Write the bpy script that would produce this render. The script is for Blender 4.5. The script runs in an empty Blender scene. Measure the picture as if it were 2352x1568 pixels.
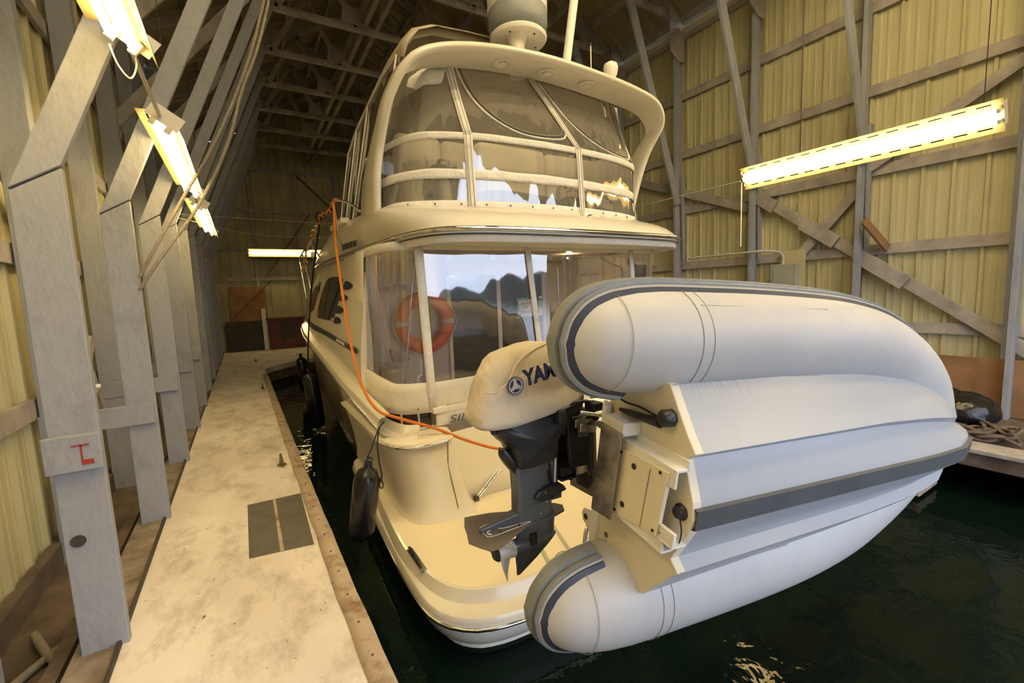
import bpy, bmesh, math, random
import numpy as np
from mathutils import Vector, Matrix, Euler
random.seed(7)
S = bpy.context.scene
COL = S.collection
R = math.radians
# ------------------------------------------------------------------ camera
cd = bpy.data.cameras.new('camera'); cam = bpy.data.objects.new('camera', cd); COL.objects.link(cam)
cd.sensor_width = 36; cd.lens = 1013/2352*36; cd.clip_start = .05; cd.clip_end = 1000
yw, pt, rl = R(31.2), R(-6.25), R(-2.31)
fw = Vector((math.sin(yw)*math.cos(pt), math.cos(yw)*math.cos(pt), math.sin(pt)))
rt = Vector((math.cos(yw), -math.sin(yw), 0)); up = rt.cross(fw)
r2 = rt*math.cos(rl)+up*math.sin(rl); u2 = up*math.cos(rl)-rt*math.sin(rl)
M = Matrix((r2, u2, -fw)).transposed().to_4x4(); M.translation = (0, 0, 2.2)
cam.matrix_world = M
S.camera = cam
# ------------------------------------------------------------------ world, exposure
S.view_settings.view_transform = 'Standard'; S.view_settings.look = 'None'
S.view_settings.exposure = 0.12; S.view_settings.gamma = 1; S.view_settings.use_curve_mapping = False
LAMP = 27.0          # fluorescent tube radiance
SKY = 3.9            # overcast sky radiance
W = bpy.data.worlds.new('world'); S.world = W; W.use_nodes = True
nt = W.node_tree; nt.nodes.clear()
o = nt.nodes.new('ShaderNodeOutputWorld'); b = nt.nodes.new('ShaderNodeBackground')
tc = nt.nodes.new('ShaderNodeTexCoord'); nz = nt.nodes.new('ShaderNodeTexNoise'); nz.inputs['Scale'].default_value = 2.2; nz.inputs['Detail'].default_value = 6
cr = nt.nodes.new('ShaderNodeValToRGB'); cr.color_ramp.elements[0].color = (.60, .72, 1, 1); cr.color_ramp.elements[1].color = (.95, .97, 1, 1)
cr.color_ramp.elements[0].position = .38; cr.color_ramp.elements[1].position = .68
nt.links.new(tc.outputs['Generated'], nz.inputs['Vector']); nt.links.new(nz.outputs['Fac'], cr.inputs['Fac'])
nt.links.new(cr.outputs['Color'], b.inputs['Color']); b.inputs['Strength'].default_value = SKY
nt.links.new(b.outputs[0], o.inputs[0])

# ------------------------------------------------------------------ materials
def mat(name, col, rough=.5, metal=0, var=0, vs=3.0, col2=None, bump=0, bs=40, spec=.5, emit=None, es=0, coat=0, stretch=None, lo=.35, hi=.65):
    m = bpy.data.materials.new(name); m.use_nodes = True
    n = m.node_tree.nodes; l = m.node_tree.links; p = n['Principled BSDF']
    p.inputs['Base Color'].default_value = (*col, 1); p.inputs['Roughness'].default_value = rough
    p.inputs['Metallic'].default_value = metal; p.inputs['Specular IOR Level'].default_value = spec
    p.inputs['Coat Weight'].default_value = coat; p.inputs['Coat Roughness'].default_value = .08
    if emit: p.inputs['Emission Color'].default_value = (*emit, 1); p.inputs['Emission Strength'].default_value = es
    if var or bump or col2:
        t = n.new('ShaderNodeTexCoord'); mp = n.new('ShaderNodeMapping'); l.new(t.outputs['Object'], mp.inputs[0])
        if stretch: mp.inputs['Scale'].default_value = stretch
    if var or col2:
        z = n.new('ShaderNodeTexNoise'); z.inputs['Scale'].default_value = vs; z.inputs['Detail'].default_value = 8; z.inputs['Roughness'].default_value = .65
        l.new(mp.outputs[0], z.inputs['Vector'])
        r = n.new('ShaderNodeValToRGB'); r.color_ramp.elements[0].position = lo; r.color_ramp.elements[1].position = hi
        c2 = col2 if col2 else tuple(c*(1-var) for c in col)
        r.color_ramp.elements[0].color = (*c2, 1); r.color_ramp.elements[1].color = (*col, 1)
        l.new(z.outputs['Fac'], r.inputs[0]); l.new(r.outputs[0], p.inputs['Base Color'])
    if bump:
        z = n.new('ShaderNodeTexNoise'); z.inputs['Scale'].default_value = bs; z.inputs['Detail'].default_value = 4
        l.new(mp.outputs[0], z.inputs['Vector'])
        bb = n.new('ShaderNodeBump'); bb.inputs['Strength'].default_value = bump; bb.inputs['Distance'].default_value = .02
        l.new(z.outputs['Fac'], bb.inputs['Height']); l.new(bb.outputs[0], p.inputs['Normal'])
    return m
def vinyl(name, tint=(.93, .90, .86), refl=.20, bump=.15, bs=2.2, haze=.05, hc=(.72, .65, .58)):
    m = bpy.data.materials.new(name); m.use_nodes = True
    n = m.node_tree.nodes; l = m.node_tree.links; n.clear()
    out = n.new('ShaderNodeOutputMaterial'); tr = n.new('ShaderNodeBsdfTransparent'); tr.inputs[0].default_value = (*tint, 1)
    df = n.new('ShaderNodeBsdfDiffuse'); df.inputs[0].default_value = (*hc, 1)
    g = n.new('ShaderNodeBsdfGlossy'); g.inputs['Roughness'].default_value = .03; g.inputs[0].default_value = (1, 1, 1, 1)
    lw = n.new('ShaderNodeFresnel'); lw.inputs['IOR'].default_value = 1.5
    t = n.new('ShaderNodeTexCoord'); mp = n.new('ShaderNodeMapping'); mp.inputs['Scale'].default_value = (1.5, 1.5, .35)
    z = n.new('ShaderNodeTexNoise'); z.inputs['Scale'].default_value = bs; z.inputs['Detail'].default_value = 1
    bb = n.new('ShaderNodeBump'); bb.inputs['Strength'].default_value = bump; bb.inputs['Distance'].default_value = .08
    l.new(t.outputs['Object'], mp.inputs[0]); l.new(mp.outputs[0], z.inputs['Vector']); l.new(z.outputs['Fac'], bb.inputs['Height'])
    l.new(bb.outputs[0], g.inputs['Normal']); l.new(bb.outputs[0], lw.inputs['Normal'])
    ml = n.new('ShaderNodeMath'); ml.operation = 'MULTIPLY_ADD'; ml.inputs[1].default_value = 1.0; ml.inputs[2].default_value = refl-.04
    ml.use_clamp = True; l.new(lw.outputs[0], ml.inputs[0])
    a = n.new('ShaderNodeMixShader'); a.inputs[0].default_value = haze; l.new(tr.outputs[0], a.inputs[1]); l.new(df.outputs[0], a.inputs[2])
    c = n.new('ShaderNodeMixShader'); l.new(ml.outputs[0], c.inputs[0]); l.new(a.outputs[0], c.inputs[1]); l.new(g.outputs[0], c.inputs[2])
    l.new(c.outputs[0], out.inputs[0]); return m
K = {}
K['post'] = mat('grey_painted_wood', (.31, .33, .385), .8, var=.28, vs=6, lo=.22, hi=.5, bump=.35, bs=25, stretch=(1, 1, .6))
K['timber'] = mat('weathered_painted_timber', (.46, .43, .41), .85, var=.4, vs=3, bump=.3, bs=25)
K['darktimber'] = mat('old_dark_timber', (.17, .13, .10), .9, var=.55, vs=4, bump=.4, bs=20)
K['sill'] = mat('worn_brown_sill', (.34, .29, .24), .85, col2=(.12, .09, .07), vs=4, bump=.3, bs=20)
K['sheet'] = mat('yellowed_corrugated_sheet', (.56, .53, .33), .6, var=.12, vs=1.5, stretch=(1, 1, .35))
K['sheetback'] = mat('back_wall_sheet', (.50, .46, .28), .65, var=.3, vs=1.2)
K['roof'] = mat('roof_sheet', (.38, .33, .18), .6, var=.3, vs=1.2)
K['brownboard'] = mat('brown_plywood', (.35, .19, .09), .8, var=.4, vs=2)
K['blackboard'] = mat('dark_stained_board', (.07, .06, .05), .8, var=.4, vs=3)
K['redwood'] = mat('dark_red_paint', (.14, .03, .025), .6, var=.3)
K['white'] = mat('white_paint', (.8, .79, .75), .5)
K['whitemetal'] = mat('white_enamel', (.8, .76, .65), .35)
K['tubelit'] = mat('lit_fluorescent_tube', (1, 1, 1), .5, emit=(1, .72, .30), es=LAMP)
K['reflector'] = mat('lamplit_tint_reflector', (.34, .28, .13), .5)  # white enamel wings; lamplight's yellow and the damped glare are put into the colour
K['slot'] = mat('reflector_slot_void', (.003, .003, .003), .9, spec=0)
K['tubefill'] = mat('added_fill_tube', (1, 1, 1), .5, emit=(1, .77, .42), es=125)  # tubes of the added fill lights under the roof, brighter than the others
K['grey'] = mat('grey_metal_box', (.42, .44, .38), .5, var=.12)
K['conduit'] = mat('grey_conduit', (.55, .53, .46), .4)
K['gel'] = mat('cream_gelcoat', (.84, .80, .69), .22, coat=.4, var=.04, vs=1)
K['gelrough'] = mat('cream_nonskid', (.86, .78, .60), .6, bump=.12, bs=260)
K['hullgel'] = mat('cream_hull_gelcoat', (.80, .76, .64), .18, coat=.6)
K['hulldark'] = mat('taupe_hull_paint', (.20, .17, .12), .2, coat=.4, var=.15)
K['stripe'] = mat('charcoal_stripe', (.03, .035, .04), .3)
K['chrome'] = mat('polished_stainless', (.75, .75, .74), .12, metal=1)
K['steel'] = mat('worn_stainless_plate', (.52, .49, .44), .38, metal=.9, col2=(.10, .08, .07), vs=3.5, lo=.40, hi=.60)
K['window'] = mat('dark_tinted_glass', (.012, .014, .018), .06, coat=.5)
K['black'] = mat('black_rubber', (.018, .018, .022), .38, bump=.1, bs=60)
K['fender'] = mat('black_fender_vinyl', (.012, .012, .015), .25, var=.3)
K['canvas'] = mat('cream_canvas', (.80, .76, .66), .85, var=.10, vs=5, bump=.5, bs=9)
K['canvasw'] = mat('white_canvas_strap', (.82, .80, .74), .85, var=.10, vs=9, bump=.5, bs=30)
K['bimini'] = mat('beige_bimini_canvas', (.50, .44, .34), .9, var=.2, vs=3, bump=.4, bs=8)
K['stitch'] = mat('dark_seam_thread', (.25, .22, .18), .9)
K['vinyl'] = vinyl('clear_vinyl')
K['vinyltop'] = vinyl('clear_vinyl_flybridge', tint=(.88, .85, .80), refl=.18, bump=.5, bs=3.5, haze=.17, hc=(.78, .74, .66))
K['vinylside'] = vinyl('smoky_side_vinyl', tint=(.50, .44, .36), refl=.10, bump=.4, haze=.16, hc=(.34, .29, .22))
K['plexi'] = mat('smoked_plexiglass', (.05, .025, .02), .12)
K['interior'] = mat('interior_cream', (.70, .62, .60), .5, var=.06)
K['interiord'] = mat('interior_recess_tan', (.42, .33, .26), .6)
K['seat'] = mat('cream_seat_vinyl', (.78, .74, .64), .45, var=.08)
K['navy'] = mat('navy_cloth', (.03, .035, .06), .9, var=.3, bump=.6, bs=14)
K['orange'] = mat('orange_ring_foam', (.85, .13, .03), .5, var=.12)
K['rope_o'] = mat('orange_rope_fibre', (.85, .25, .03), .7, bump=.8, bs=160)
K['rope_g'] = mat('grey_beige_rope', (.36, .32, .25), .9, bump=.9, bs=120)
K['rope_b'] = mat('black_rope', (.015, .015, .02), .8, bump=.6, bs=140)
K['rope_y'] = mat('yellow_rope', (.55, .45, .06), .8, bump=.8, bs=120)
K['rope_w'] = mat('white_line', (.75, .73, .68), .8)
K['bronze'] = mat('mossy_bronze', (.22, .21, .07), .6, var=.5, vs=30)
K['patch'] = mat('dark_grey_patch', (.135, .12, .105), .85, var=.3, vs=6, bump=.2, bs=60)
K['edge'] = mat('weathered_edge_strip', (.45, .37, .29), .7, col2=(.20, .12, .07), vs=6, lo=.3, hi=.5)
K['rust'] = mat('rusty_nail', (.12, .06, .04), .7)
K['tube'] = mat('dinghy_hypalon', (.56, .56, .56), .5, var=.10, vs=2.2, bump=.06, bs=6)
K['dhull'] = mat('dinghy_hull_gelcoat', (.40, .43, .48), .32, var=.05, vs=1.5, bump=.02, bs=4)
K['keel'] = mat('dark_grey_keel_strip', (.10, .11, .12), .5, var=.2, vs=6)
K['transom'] = mat('dinghy_transom_cream', (.80, .73, .57), .5, var=.12, vs=3, bump=.08, bs=20)
K['rub_g'] = mat('grey_rubber_strake', (.24, .26, .28), .5, var=.15, vs=20)
K['rub_n'] = mat('navy_rubber_band', (.035, .045, .075), .45)
K['rub_t'] = mat('tan_grey_rubber_band', (.45, .42, .35), .55)
K['engine'] = mat('dark_blue_grey_engine', (.085, .10, .125), .32, coat=.3, var=.15)
K['engine_b'] = mat('black_engine_parts', (.016, .018, .022), .4)
K['cover'] = mat('khaki_cover_cloth', (.60, .54, .45), .9, var=.10, vs=5, bump=.9, bs=9, stretch=(1, 1, .5))
K['foil'] = mat('brown_grey_hydrofoil', (.15, .125, .105), .5, var=.12)
K['propw'] = mat('white_propeller', (.62, .62, .62), .3)
K['ink'] = mat('navy_print', (.018, .035, .14), .6)
K['grsign'] = mat('grey_lettering', (.12, .13, .13), .4)
K['paper'] = mat('white_paper', (.8, .8, .8), .8)
K['tape'] = mat('green_masking_tape', (.16, .42, .32), .8)
K['trash'] = mat('black_plastic_bag', (.01, .01, .011), .22, bump=.8, bs=10)
K['hill'] = mat('dark_forest_hill', (.012, .017, .014), 1, var=.4, vs=.1)
K['pattern'] = mat('patterned_cushion_cloth', (.62, .54, .42), .9, col2=(.06, .06, .09), vs=9, lo=.46, hi=.50)
K['warm'] = mat('small_warm_bulb', (1, .7, .3), .5, emit=(1, .66, .34), es=260)
K['label'] = mat('engine_label_black', (.01, .01, .01), .4)
K['red'] = mat('red_paint_marks', (.30, .04, .03), .7)

# dock deck: painted plywood with smears and specks
def dirt(m):
    n = m.node_tree.nodes; l = m.node_tree.links; p = n['Principled BSDF']; src = p.inputs['Base Color'].links[0].from_socket
    t = n.new('ShaderNodeTexCoord'); sp = n.new('ShaderNodeSeparateXYZ'); l.new(t.outputs['Object'], sp.inputs[0])
    mp = n.new('ShaderNodeMapping'); mp.inputs['Scale'].default_value = (55, 5, 5); l.new(t.outputs['Object'], mp.inputs[0])
    z = n.new('ShaderNodeTexNoise'); z.inputs['Scale'].default_value = 1; z.inputs['Detail'].default_value = 5; l.new(mp.outputs[0], z.inputs['Vector'])
    a = n.new('ShaderNodeMapRange'); a.inputs[1].default_value = -.36; a.inputs[2].default_value = -.44; l.new(sp.outputs[1], a.inputs[0])
    b_ = n.new('ShaderNodeMapRange'); b_.inputs[1].default_value = 1.0; b_.inputs[2].default_value = .2; l.new(sp.outputs[0], b_.inputs[0])
    c = n.new('ShaderNodeMapRange'); c.inputs[1].default_value = .50; c.inputs[2].default_value = .80; c.inputs[4].default_value = .8; l.new(z.outputs['Fac'], c.inputs[0])
    q = n.new('ShaderNodeMath'); q.operation = 'MULTIPLY'; l.new(a.outputs[0], q.inputs[0]); l.new(b_.outputs[0], q.inputs[1])
    w = n.new('ShaderNodeMath'); w.operation = 'MULTIPLY'; l.new(q.outputs[0], w.inputs[0]); l.new(c.outputs[0], w.inputs[1])
    x = n.new('ShaderNodeMixRGB'); x.inputs[2].default_value = (.10, .09, .08, 1); l.new(w.outputs[0], x.inputs[0]); l.new(src, x.inputs[1]); l.new(x.outputs[0], p.inputs['Base Color'])
dirt(K['dhull'])
def dockmat():
    m = mat('painted_plywood_deck', (.80, .73, .63), .7, bump=.15, bs=30)
    n = m.node_tree.nodes; l = m.node_tree.links; p = n['Principled BSDF']
    t = n.new('ShaderNodeTexCoord'); mp = n.new('ShaderNodeMapping'); mp.inputs['Scale'].default_value = (1, .55, 1); l.new(t.outputs['Object'], mp.inputs[0])
    z1 = n.new('ShaderNodeTexNoise'); z1.inputs['Scale'].default_value = 5; z1.inputs['Detail'].default_value = 10; z1.inputs['Roughness'].default_value = .7
    z2 = n.new('ShaderNodeTexNoise'); z2.inputs['Scale'].default_value = 34; z2.inputs['Detail'].default_value = 3
    z3 = n.new('ShaderNodeTexNoise'); z3.inputs['Scale'].default_value = 1.7; z3.inputs['Detail'].default_value = 4
    for z in (z1, z2, z3): l.new(mp.outputs[0], z.inputs['Vector'])
    r1 = n.new('ShaderNodeValToRGB'); r1.color_ramp.elements[0].position = .30; r1.color_ramp.elements[1].position = .52
    r1.color_ramp.elements[0].color = (.50, .45, .41, 1); r1.color_ramp.elements[1].color = (.82, .775, .74, 1)
    r2_ = n.new('ShaderNodeValToRGB'); r2_.color_ramp.elements[0].position = .24; r2_.color_ramp.elements[1].position = .30
    r2_.color_ramp.elements[0].color = (.25, .21, .17, 1); r2_.color_ramp.elements[1].color = (1, 1, 1, 1)
    r3 = n.new('ShaderNodeValToRGB'); r3.color_ramp.elements[0].position = .4; r3.color_ramp.elements[1].position = .6
    r3.color_ramp.elements[0].color = (.84, .82, .80, 1); r3.color_ramp.elements[1].color = (1, 1, 1, 1)
    l.new(z1.outputs['Fac'], r1.inputs[0]); l.new(z2.outputs['Fac'], r2_.inputs[0]); l.new(z3.outputs['Fac'], r3.inputs[0])
    a = n.new('ShaderNodeMixRGB'); a.blend_type = 'MULTIPLY'; a.inputs[0].default_value = 1
    c = n.new('ShaderNodeMixRGB'); c.blend_type = 'MULTIPLY'; c.inputs[0].default_value = 1
    l.new(r1.outputs[0], a.inputs[1]); l.new(r2_.outputs[0], a.inputs[2]); l.new(a.outputs[0], c.inputs[1]); l.new(r3.outputs[0], c.inputs[2])
    l.new(c.outputs[0], p.inputs['Base Color']); return m
K['dock'] = dockmat()
def watermat():
    m = mat('dark_harbour_water', (.002, .007, .005), .03, spec=.22)
    n = m.node_tree.nodes; l = m.node_tree.links; p = n['Principled BSDF']; p.inputs['IOR'].default_value = 1.33
    t = n.new('ShaderNodeTexCoord'); z = n.new('ShaderNodeTexNoise'); z.inputs['Scale'].default_value = 5; z.inputs['Detail'].default_value = 3; z.inputs['Distortion'].default_value = .5
    l.new(t.outputs['Object'], z.inputs['Vector']); bb = n.new('ShaderNodeBump'); bb.inputs['Strength'].default_value = .15; bb.inputs['Distance'].default_value = .05
    l.new(z.outputs['Fac'], bb.inputs['Height']); l.new(bb.outputs[0], p.inputs['Normal']); return m
K['water'] = watermat()

# ------------------------------------------------------------------ mesh helpers
class MB:
    def __init__(s): s.v = []; s.f = []
    def add(s, vs, fs):
        k = len(s.v); s.v += [tuple(map(float, v)) for v in vs]; s.f += [tuple(i+k for i in f) for f in fs]; return s
    def box(s, x0, x1, y0, y1, z0, z1):
        return s.add([(x, y, z) for x in (x0, x1) for y in (y0, y1) for z in (z0, z1)],
                     [(0, 1, 3, 2), (4, 6, 7, 5), (0, 4, 5, 1), (2, 3, 7, 6), (0, 2, 6, 4), (1, 5, 7, 3)])
    def beam(s, p, q, w, h, upv=(0, 0, 1)):      # w along side, h along up
        p, q = Vector(p), Vector(q); d = (q-p).normalized(); u = Vector(upv); sd = d.cross(u).normalized(); u = sd.cross(d).normalized()
        vs = [e+sd*a*w/2+u*c*h/2 for e in (p, q) for a in (-1, 1) for c in (-1, 1)]
        return s.add(vs, [(0, 1, 3, 2), (4, 6, 7, 5), (0, 4, 5, 1), (2, 3, 7, 6), (0, 2, 6, 4), (1, 5, 7, 3)])
    def tube(s, pts, r, n=10, caps=True, closed=False):
        P = [Vector(p) for p in pts]; rr = r if hasattr(r, '__len__') else [r]*len(P)
        base = len(s.v); N = None; rings = []
        for i, p in enumerate(P):
            if closed: d = (P[(i+1) % len(P)]-P[i-1]).normalized()
            else: d = (P[min(i+1, len(P)-1)]-P[max(i-1, 0)]).normalized()
            if N is None:
                a = Vector((0, 0, 1)) if abs(d.z) < .9 else Vector((1, 0, 0)); N = (a-d*a.dot(d)).normalized()
            else: N = (N-d*N.dot(d)).normalized()
            Bn = d.cross(N); rings.append([p+(N*math.cos(2*math.pi*k/n)+Bn*math.sin(2*math.pi*k/n))*rr[i] for k in range(n)])
        vs = [v for r_ in rings for v in r_]; fs = []
        m = len(P)
        for i in range(m if closed else m-1):
            j = (i+1) % m
            for k in range(n): fs.append((i*n+k, i*n+(k+1) % n, j*n+(k+1) % n, j*n+k))
        if caps and not closed: fs += [tuple(range(n-1, -1, -1)), tuple((m-1)*n+k for k in range(n))]
        return s.add(vs, fs)
    def grid(s, rows, close_u=False):
        n = len(rows[0]); fs = []
        for i in range(len(rows)-1):
            for j in range(n if close_u else n-1):
                k = (j+1) % n; fs.append((i*n+j, i*n+k, (i+1)*n+k, (i+1)*n+j))
        return s.add([p for r_ in rows for p in r_], fs)
    def prism(s, poly, fn, t0, t1):               # poly 2D, fn(a,b,t)->xyz
        n = len(poly); vs = [fn(a, c, t0) for a, c in poly]+[fn(a, c, t1) for a, c in poly]
        return s.add(vs, [tuple(range(n-1, -1, -1)), tuple(range(n, 2*n))]+[(i, (i+1) % n, n+(i+1) % n, n+i) for i in range(n)])
    def lathe(s, prof, c=(0, 0, 0), axis='Z', n=32):
        rows = []
        for r_, h in prof:
            row = []
            for k in range(n):
                a = 2*math.pi*k/n; x, y = r_*math.cos(a), r_*math.sin(a)
                v = {'Z': (x, y, h), 'X': (h, x, y), 'Y': (x, h, y)}[axis]; row.append((v[0]+c[0], v[1]+c[1], v[2]+c[2]))
            rows.append(row)
        s.grid(rows, True); k = len(s.v)-n*len(prof)
        s.f.append(tuple(k+i for i in range(n))); s.f.append(tuple(len(s.v)-n+i for i in range(n))); return s
    def ball(s, c, rx, ry, rz, n=16, m=10, jit=0):
        rows = []
        for i in range(m+1):
            t = math.pi*i/m
            row = []
            for k in range(n):
                a = 2*math.pi*k/n; j = 1+jit*(random.random()-.5)
                row.append((c[0]+rx*math.sin(t)*math.cos(a)*j, c[1]+ry*math.sin(t)*math.sin(a)*j, c[2]+rz*math.cos(t)*j))
            rows.append(row)
        return s.grid(rows, True)
    def build(s, name, m, parent=None, smooth=None, bevel=0, sub=0, solid=0, seg=2, weld=True, inst=None):
        me = bpy.data.meshes.new(name); me.from_pydata(s.v, [], s.f)
        bm = bmesh.new(); bm.from_mesh(me)
        if weld: bmesh.ops.remove_doubles(bm, verts=bm.verts, dist=1e-5)
        bmesh.ops.recalc_face_normals(bm, faces=bm.faces); bm.to_mesh(me); bm.free()
        ob = bpy.data.objects.new(name, me); COL.objects.link(ob); me.materials.append(K[m] if isinstance(m, str) else m)
        if solid: md = ob.modifiers.new('s', 'SOLIDIFY'); md.thickness = solid; md.offset = 0
        if bevel: md = ob.modifiers.new('b', 'BEVEL'); md.width = bevel; md.segments = seg; md.limit_method = 'ANGLE'; md.angle_limit = R(35)
        if sub: md = ob.modifiers.new('u', 'SUBSURF'); md.levels = sub; md.render_levels = sub
        if smooth is not None:
            for p in me.polygons: p.use_smooth = True
            me.set_sharp_from_angle(angle=R(smooth))
        if parent: ob.parent = parent
        return ob
def tag(o, label=None, cat=None, group=None, kind=None):
    if label: o['label'] = label
    if cat: o['category'] = cat
    if group: o['group'] = group
    if kind: o['kind'] = kind
    return o
def thing(name, label, cat, loc=(0, 0, 0), group=None, kind=None):
    o = bpy.data.objects.new(name, None); COL.objects.link(o); o.location = loc; return tag(o, label, cat, group, kind)
def rel(ob, root):               # parts are modelled in world coordinates, re-based on the thing's origin
    ob.parent = root; ob.matrix_parent_inverse = root.matrix_basis.inverted(); return ob
def catmull(pts, n=8, closed=False):
    P = [Vector(p) for p in pts]; out = []; m = len(P)
    for i in range(m if closed else m-1):
        g = (lambda k: P[k % m]) if closed else (lambda k: P[min(max(k, 0), m-1)])
        a, b_, c, d = g(i-1), g(i), g(i+1), g(i+2)
        for k in range(n):
            t = k/n; out.append(.5*((2*b_)+(c-a)*t+(2*a-5*b_+4*c-d)*t*t+(3*b_-a-3*c+d)*t**3))
    if not closed: out.append(P[-1])
    return out
def text(name, s, m, size, mtx, parent=None, ext=.001, sx=1, shear=0, bold=0, align='CENTER'):
    cu = bpy.data.curves.new(name, 'FONT'); cu.body = s; cu.size = size; cu.extrude = ext; cu.shear = shear; cu.offset = bold
    cu.align_x = align; cu.align_y = 'CENTER'
    ob = bpy.data.objects.new(name, cu); COL.objects.link(ob); dg = bpy.context.evaluated_depsgraph_get()
    me = bpy.data.meshes.new_from_object(ob.evaluated_get(dg)); bpy.data.objects.remove(ob)
    for v in me.vertices: v.co = mtx @ Vector((v.co.x*sx, v.co.y, v.co.z))
    ob = bpy.data.objects.new(name, me); COL.objects.link(ob); me.materials.clear(); me.materials.append(K[m])
    if parent: rel(ob, parent)
    return ob
def frame_mtx(o, x, y):          # local x along text, y up, z = outward
    x = Vector(x).normalized(); y = Vector(y); z = x.cross(y).normalized(); y = z.cross(x)
    m = Matrix((x, y, z)).transposed().to_4x4(); m.translation = o; return m
ip = lambda v, a, b_: float(np.interp(v, a, b_))

# ================================================================== SETTING
def corrugated(y0, y1, fn, zs, pitch=.31, d=.036):
    """vertical ribbed sheet along one horizontal axis; fn(u, depth, z) -> xyz"""
    us = []; u = y0
    while u < y1:
        for a, dd in ((0, 0), (.10, 0), (.115, .006), (.135, .006), (.15, 0), (.20, 0), (.215, .006), (.235, .006), (.25, 0), (.262, d), (.296, d)):
            if u+a <= y1: us.append((u+a, dd))
        u += pitch
    us.append((y1, 0)); mb = MB(); mb.grid([[fn(a, dd, z) for a, dd in us] for z in zs]); return mb
YB, YF = 19.2, -2.9
wl = corrugated(YF, YB, lambda u, d, z: (-1.42+d, u, z), (-.4, 7.3)).build('wall_left', 'sheet'); tag(wl, 'ribbed yellowish sheet wall behind the grey posts', 'wall', kind='structure')
wr = corrugated(YF, YB, lambda u, d, z: (8.05-d, u, z), (-.4, 7.25)).build('wall_right', 'sheet'); tag(wr, 'ribbed yellow sheet wall beyond the boat', 'wall', kind='structure')
RX, RZ, EZ = 3.3, 9.6, 7.25
us = []
wb = MB()
def backrow(zfun):
    return None
us = []; u = -1.42
while u < 8.05:
    for a, dd in ((0, 0), (.24, 0), (.255, .03), (.29, .03), (.305, 0)): us.append((min(u+a, 8.05), dd))
    u += .31
roofz = lambda x: RZ+.16-(RZ-EZ)*abs(x-RX)/(RX+1.42 if x < RX else 8.05-RX)
wb.grid([[(a, YB-dd, -.4) for a, dd in us], [(a, YB-dd, roofz(a)) for a, dd in us]])
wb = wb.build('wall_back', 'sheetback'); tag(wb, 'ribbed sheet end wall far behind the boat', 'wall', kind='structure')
# front end wall around the open door behind the photographer
wf = MB(); wf.prism([(-1.42, -.4), (.2, -.4), (.2, 4.4), (7.3, 4.4), (7.3, -.4), (8.05, -.4), (8.05, EZ+.1), (RX, RZ+.2), (-1.42, EZ+.1)], lambda a, c, t: (a, t, c), YF-.03, YF)
wf = wf.build('wall_front', 'sheet'); tag(wf, 'sheet end wall round the open boat door', 'wall', kind='structure')
ce = MB()
for sx, xe in ((-1, -1.6), (1, 8.2)):
    us = []; u = YF
    while u < YB:
        for a, dd in ((0, 0), (.24, 0), (.255, .03), (.29, .03), (.305, 0)): us.append((min(u+a, YB), dd))
        u += .31
    ce.grid([[(x, a, z+.18-dd) for a, dd in us] for x, z in ((xe, EZ-.06), (RX, RZ))])
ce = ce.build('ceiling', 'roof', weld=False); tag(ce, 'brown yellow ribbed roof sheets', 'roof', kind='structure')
# purlins under the roof sheets, girts and braces on the walls
for sx in (-1, 1):
    for i in range(1, 6):
        t = i/5.2; x = RX+sx*(RX+1.42 if sx < 0 else 8.05-RX)*t; z = RZ-(RZ-EZ)*t+.06
        MB().box(x-.025, x+.025, YF, YB, z-.10, z+.04).build('purlin', 'timber', ce)
for X, s, w in ((-1.42, 1, wl), (8.05, -1, wr)):
    for z in (1.5, 2.62, 3.75, 4.87, 6.0, 7.15):
        MB().box(X+s*.03, X+s*.075, YF, YB, z-.075, z+.075).build('girt', 'timber', w, bevel=.004)
    MB().box(X+s*.03, X+s*.10, YF, YB, .25, .47).build('sill_board', 'darktimber', w)
MB().box(7.80, 8.0, YF, YB, 7.16, 7.21).build('painted_light_slit', 'white', wr)  # white strip painted in for the slit of light along the eave
for z in (1.45, 3.1, 4.2, 5.6, 7.1):
    MB().box(-1.4, 8.0, YB-.09, YB-.04, z-.06, z+.06).build('girt', 'timber', wb)
for x in (.6, 2.1, 3.6, 5.1, 6.6): MB().box(x-.05, x+.05, YB-.13, YB-.03, .4, 7.1).build('stud', 'timber', wb)
for p, q in (((.9, 3.2), (2.6, 5.6)), ((1.0, 3.0), (-.4, 1.6)), ((2.2, 7), (3.5, 5.7)), ((4.2, 3), (5.6, 5.4))):
    MB().beam((p[0], YB-.15, p[1]), (q[0], YB-.15, q[1]), .04, .09, (0, 1, 0)).build('diagonal_brace', 'darktimber', wb)
def brace(p, q, m='timber', w=.15, n='cross_brace', X=7.93, par=wr):
    return MB().beam((X, p[0], p[1]), (X, q[0], q[1]), w, .04, (1, 0, 0)).build(n, m, par, bevel=.003)
brace((4.62, 3.78), (-.3, .10)); brace((4.62, 1.72), (2.95, 3.62)); brace((3.0, 3.75), (-1.2, 6.2)); brace((7.6, 4.7), (4.7, 3.55)); brace((7.8, -.1), (4.6, 1.72))
for p, q in (((4.55, 3.72), (4.22, 3.47)), ((3.78, 3.14), (3.28, 2.78)), ((3.02, 2.57), (2.42, 2.12)), ((4.58, 1.78), (4.22, 2.18))):
    brace(p, q, w=.20, n='splice_board', X=7.88)
for p, q in (((7.72, 2.4), (9.3, .9)), ((4.55, 3.2), (6.1, 1.2)), ((6.0, 1.9), (4.6, .7))):
    MB().beam((-1.33, p[0], p[1]), (-1.33, q[0], q[1]), .12, .04, (1, 0, 0)).build('cross_brace', 'timber', wl)

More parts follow.
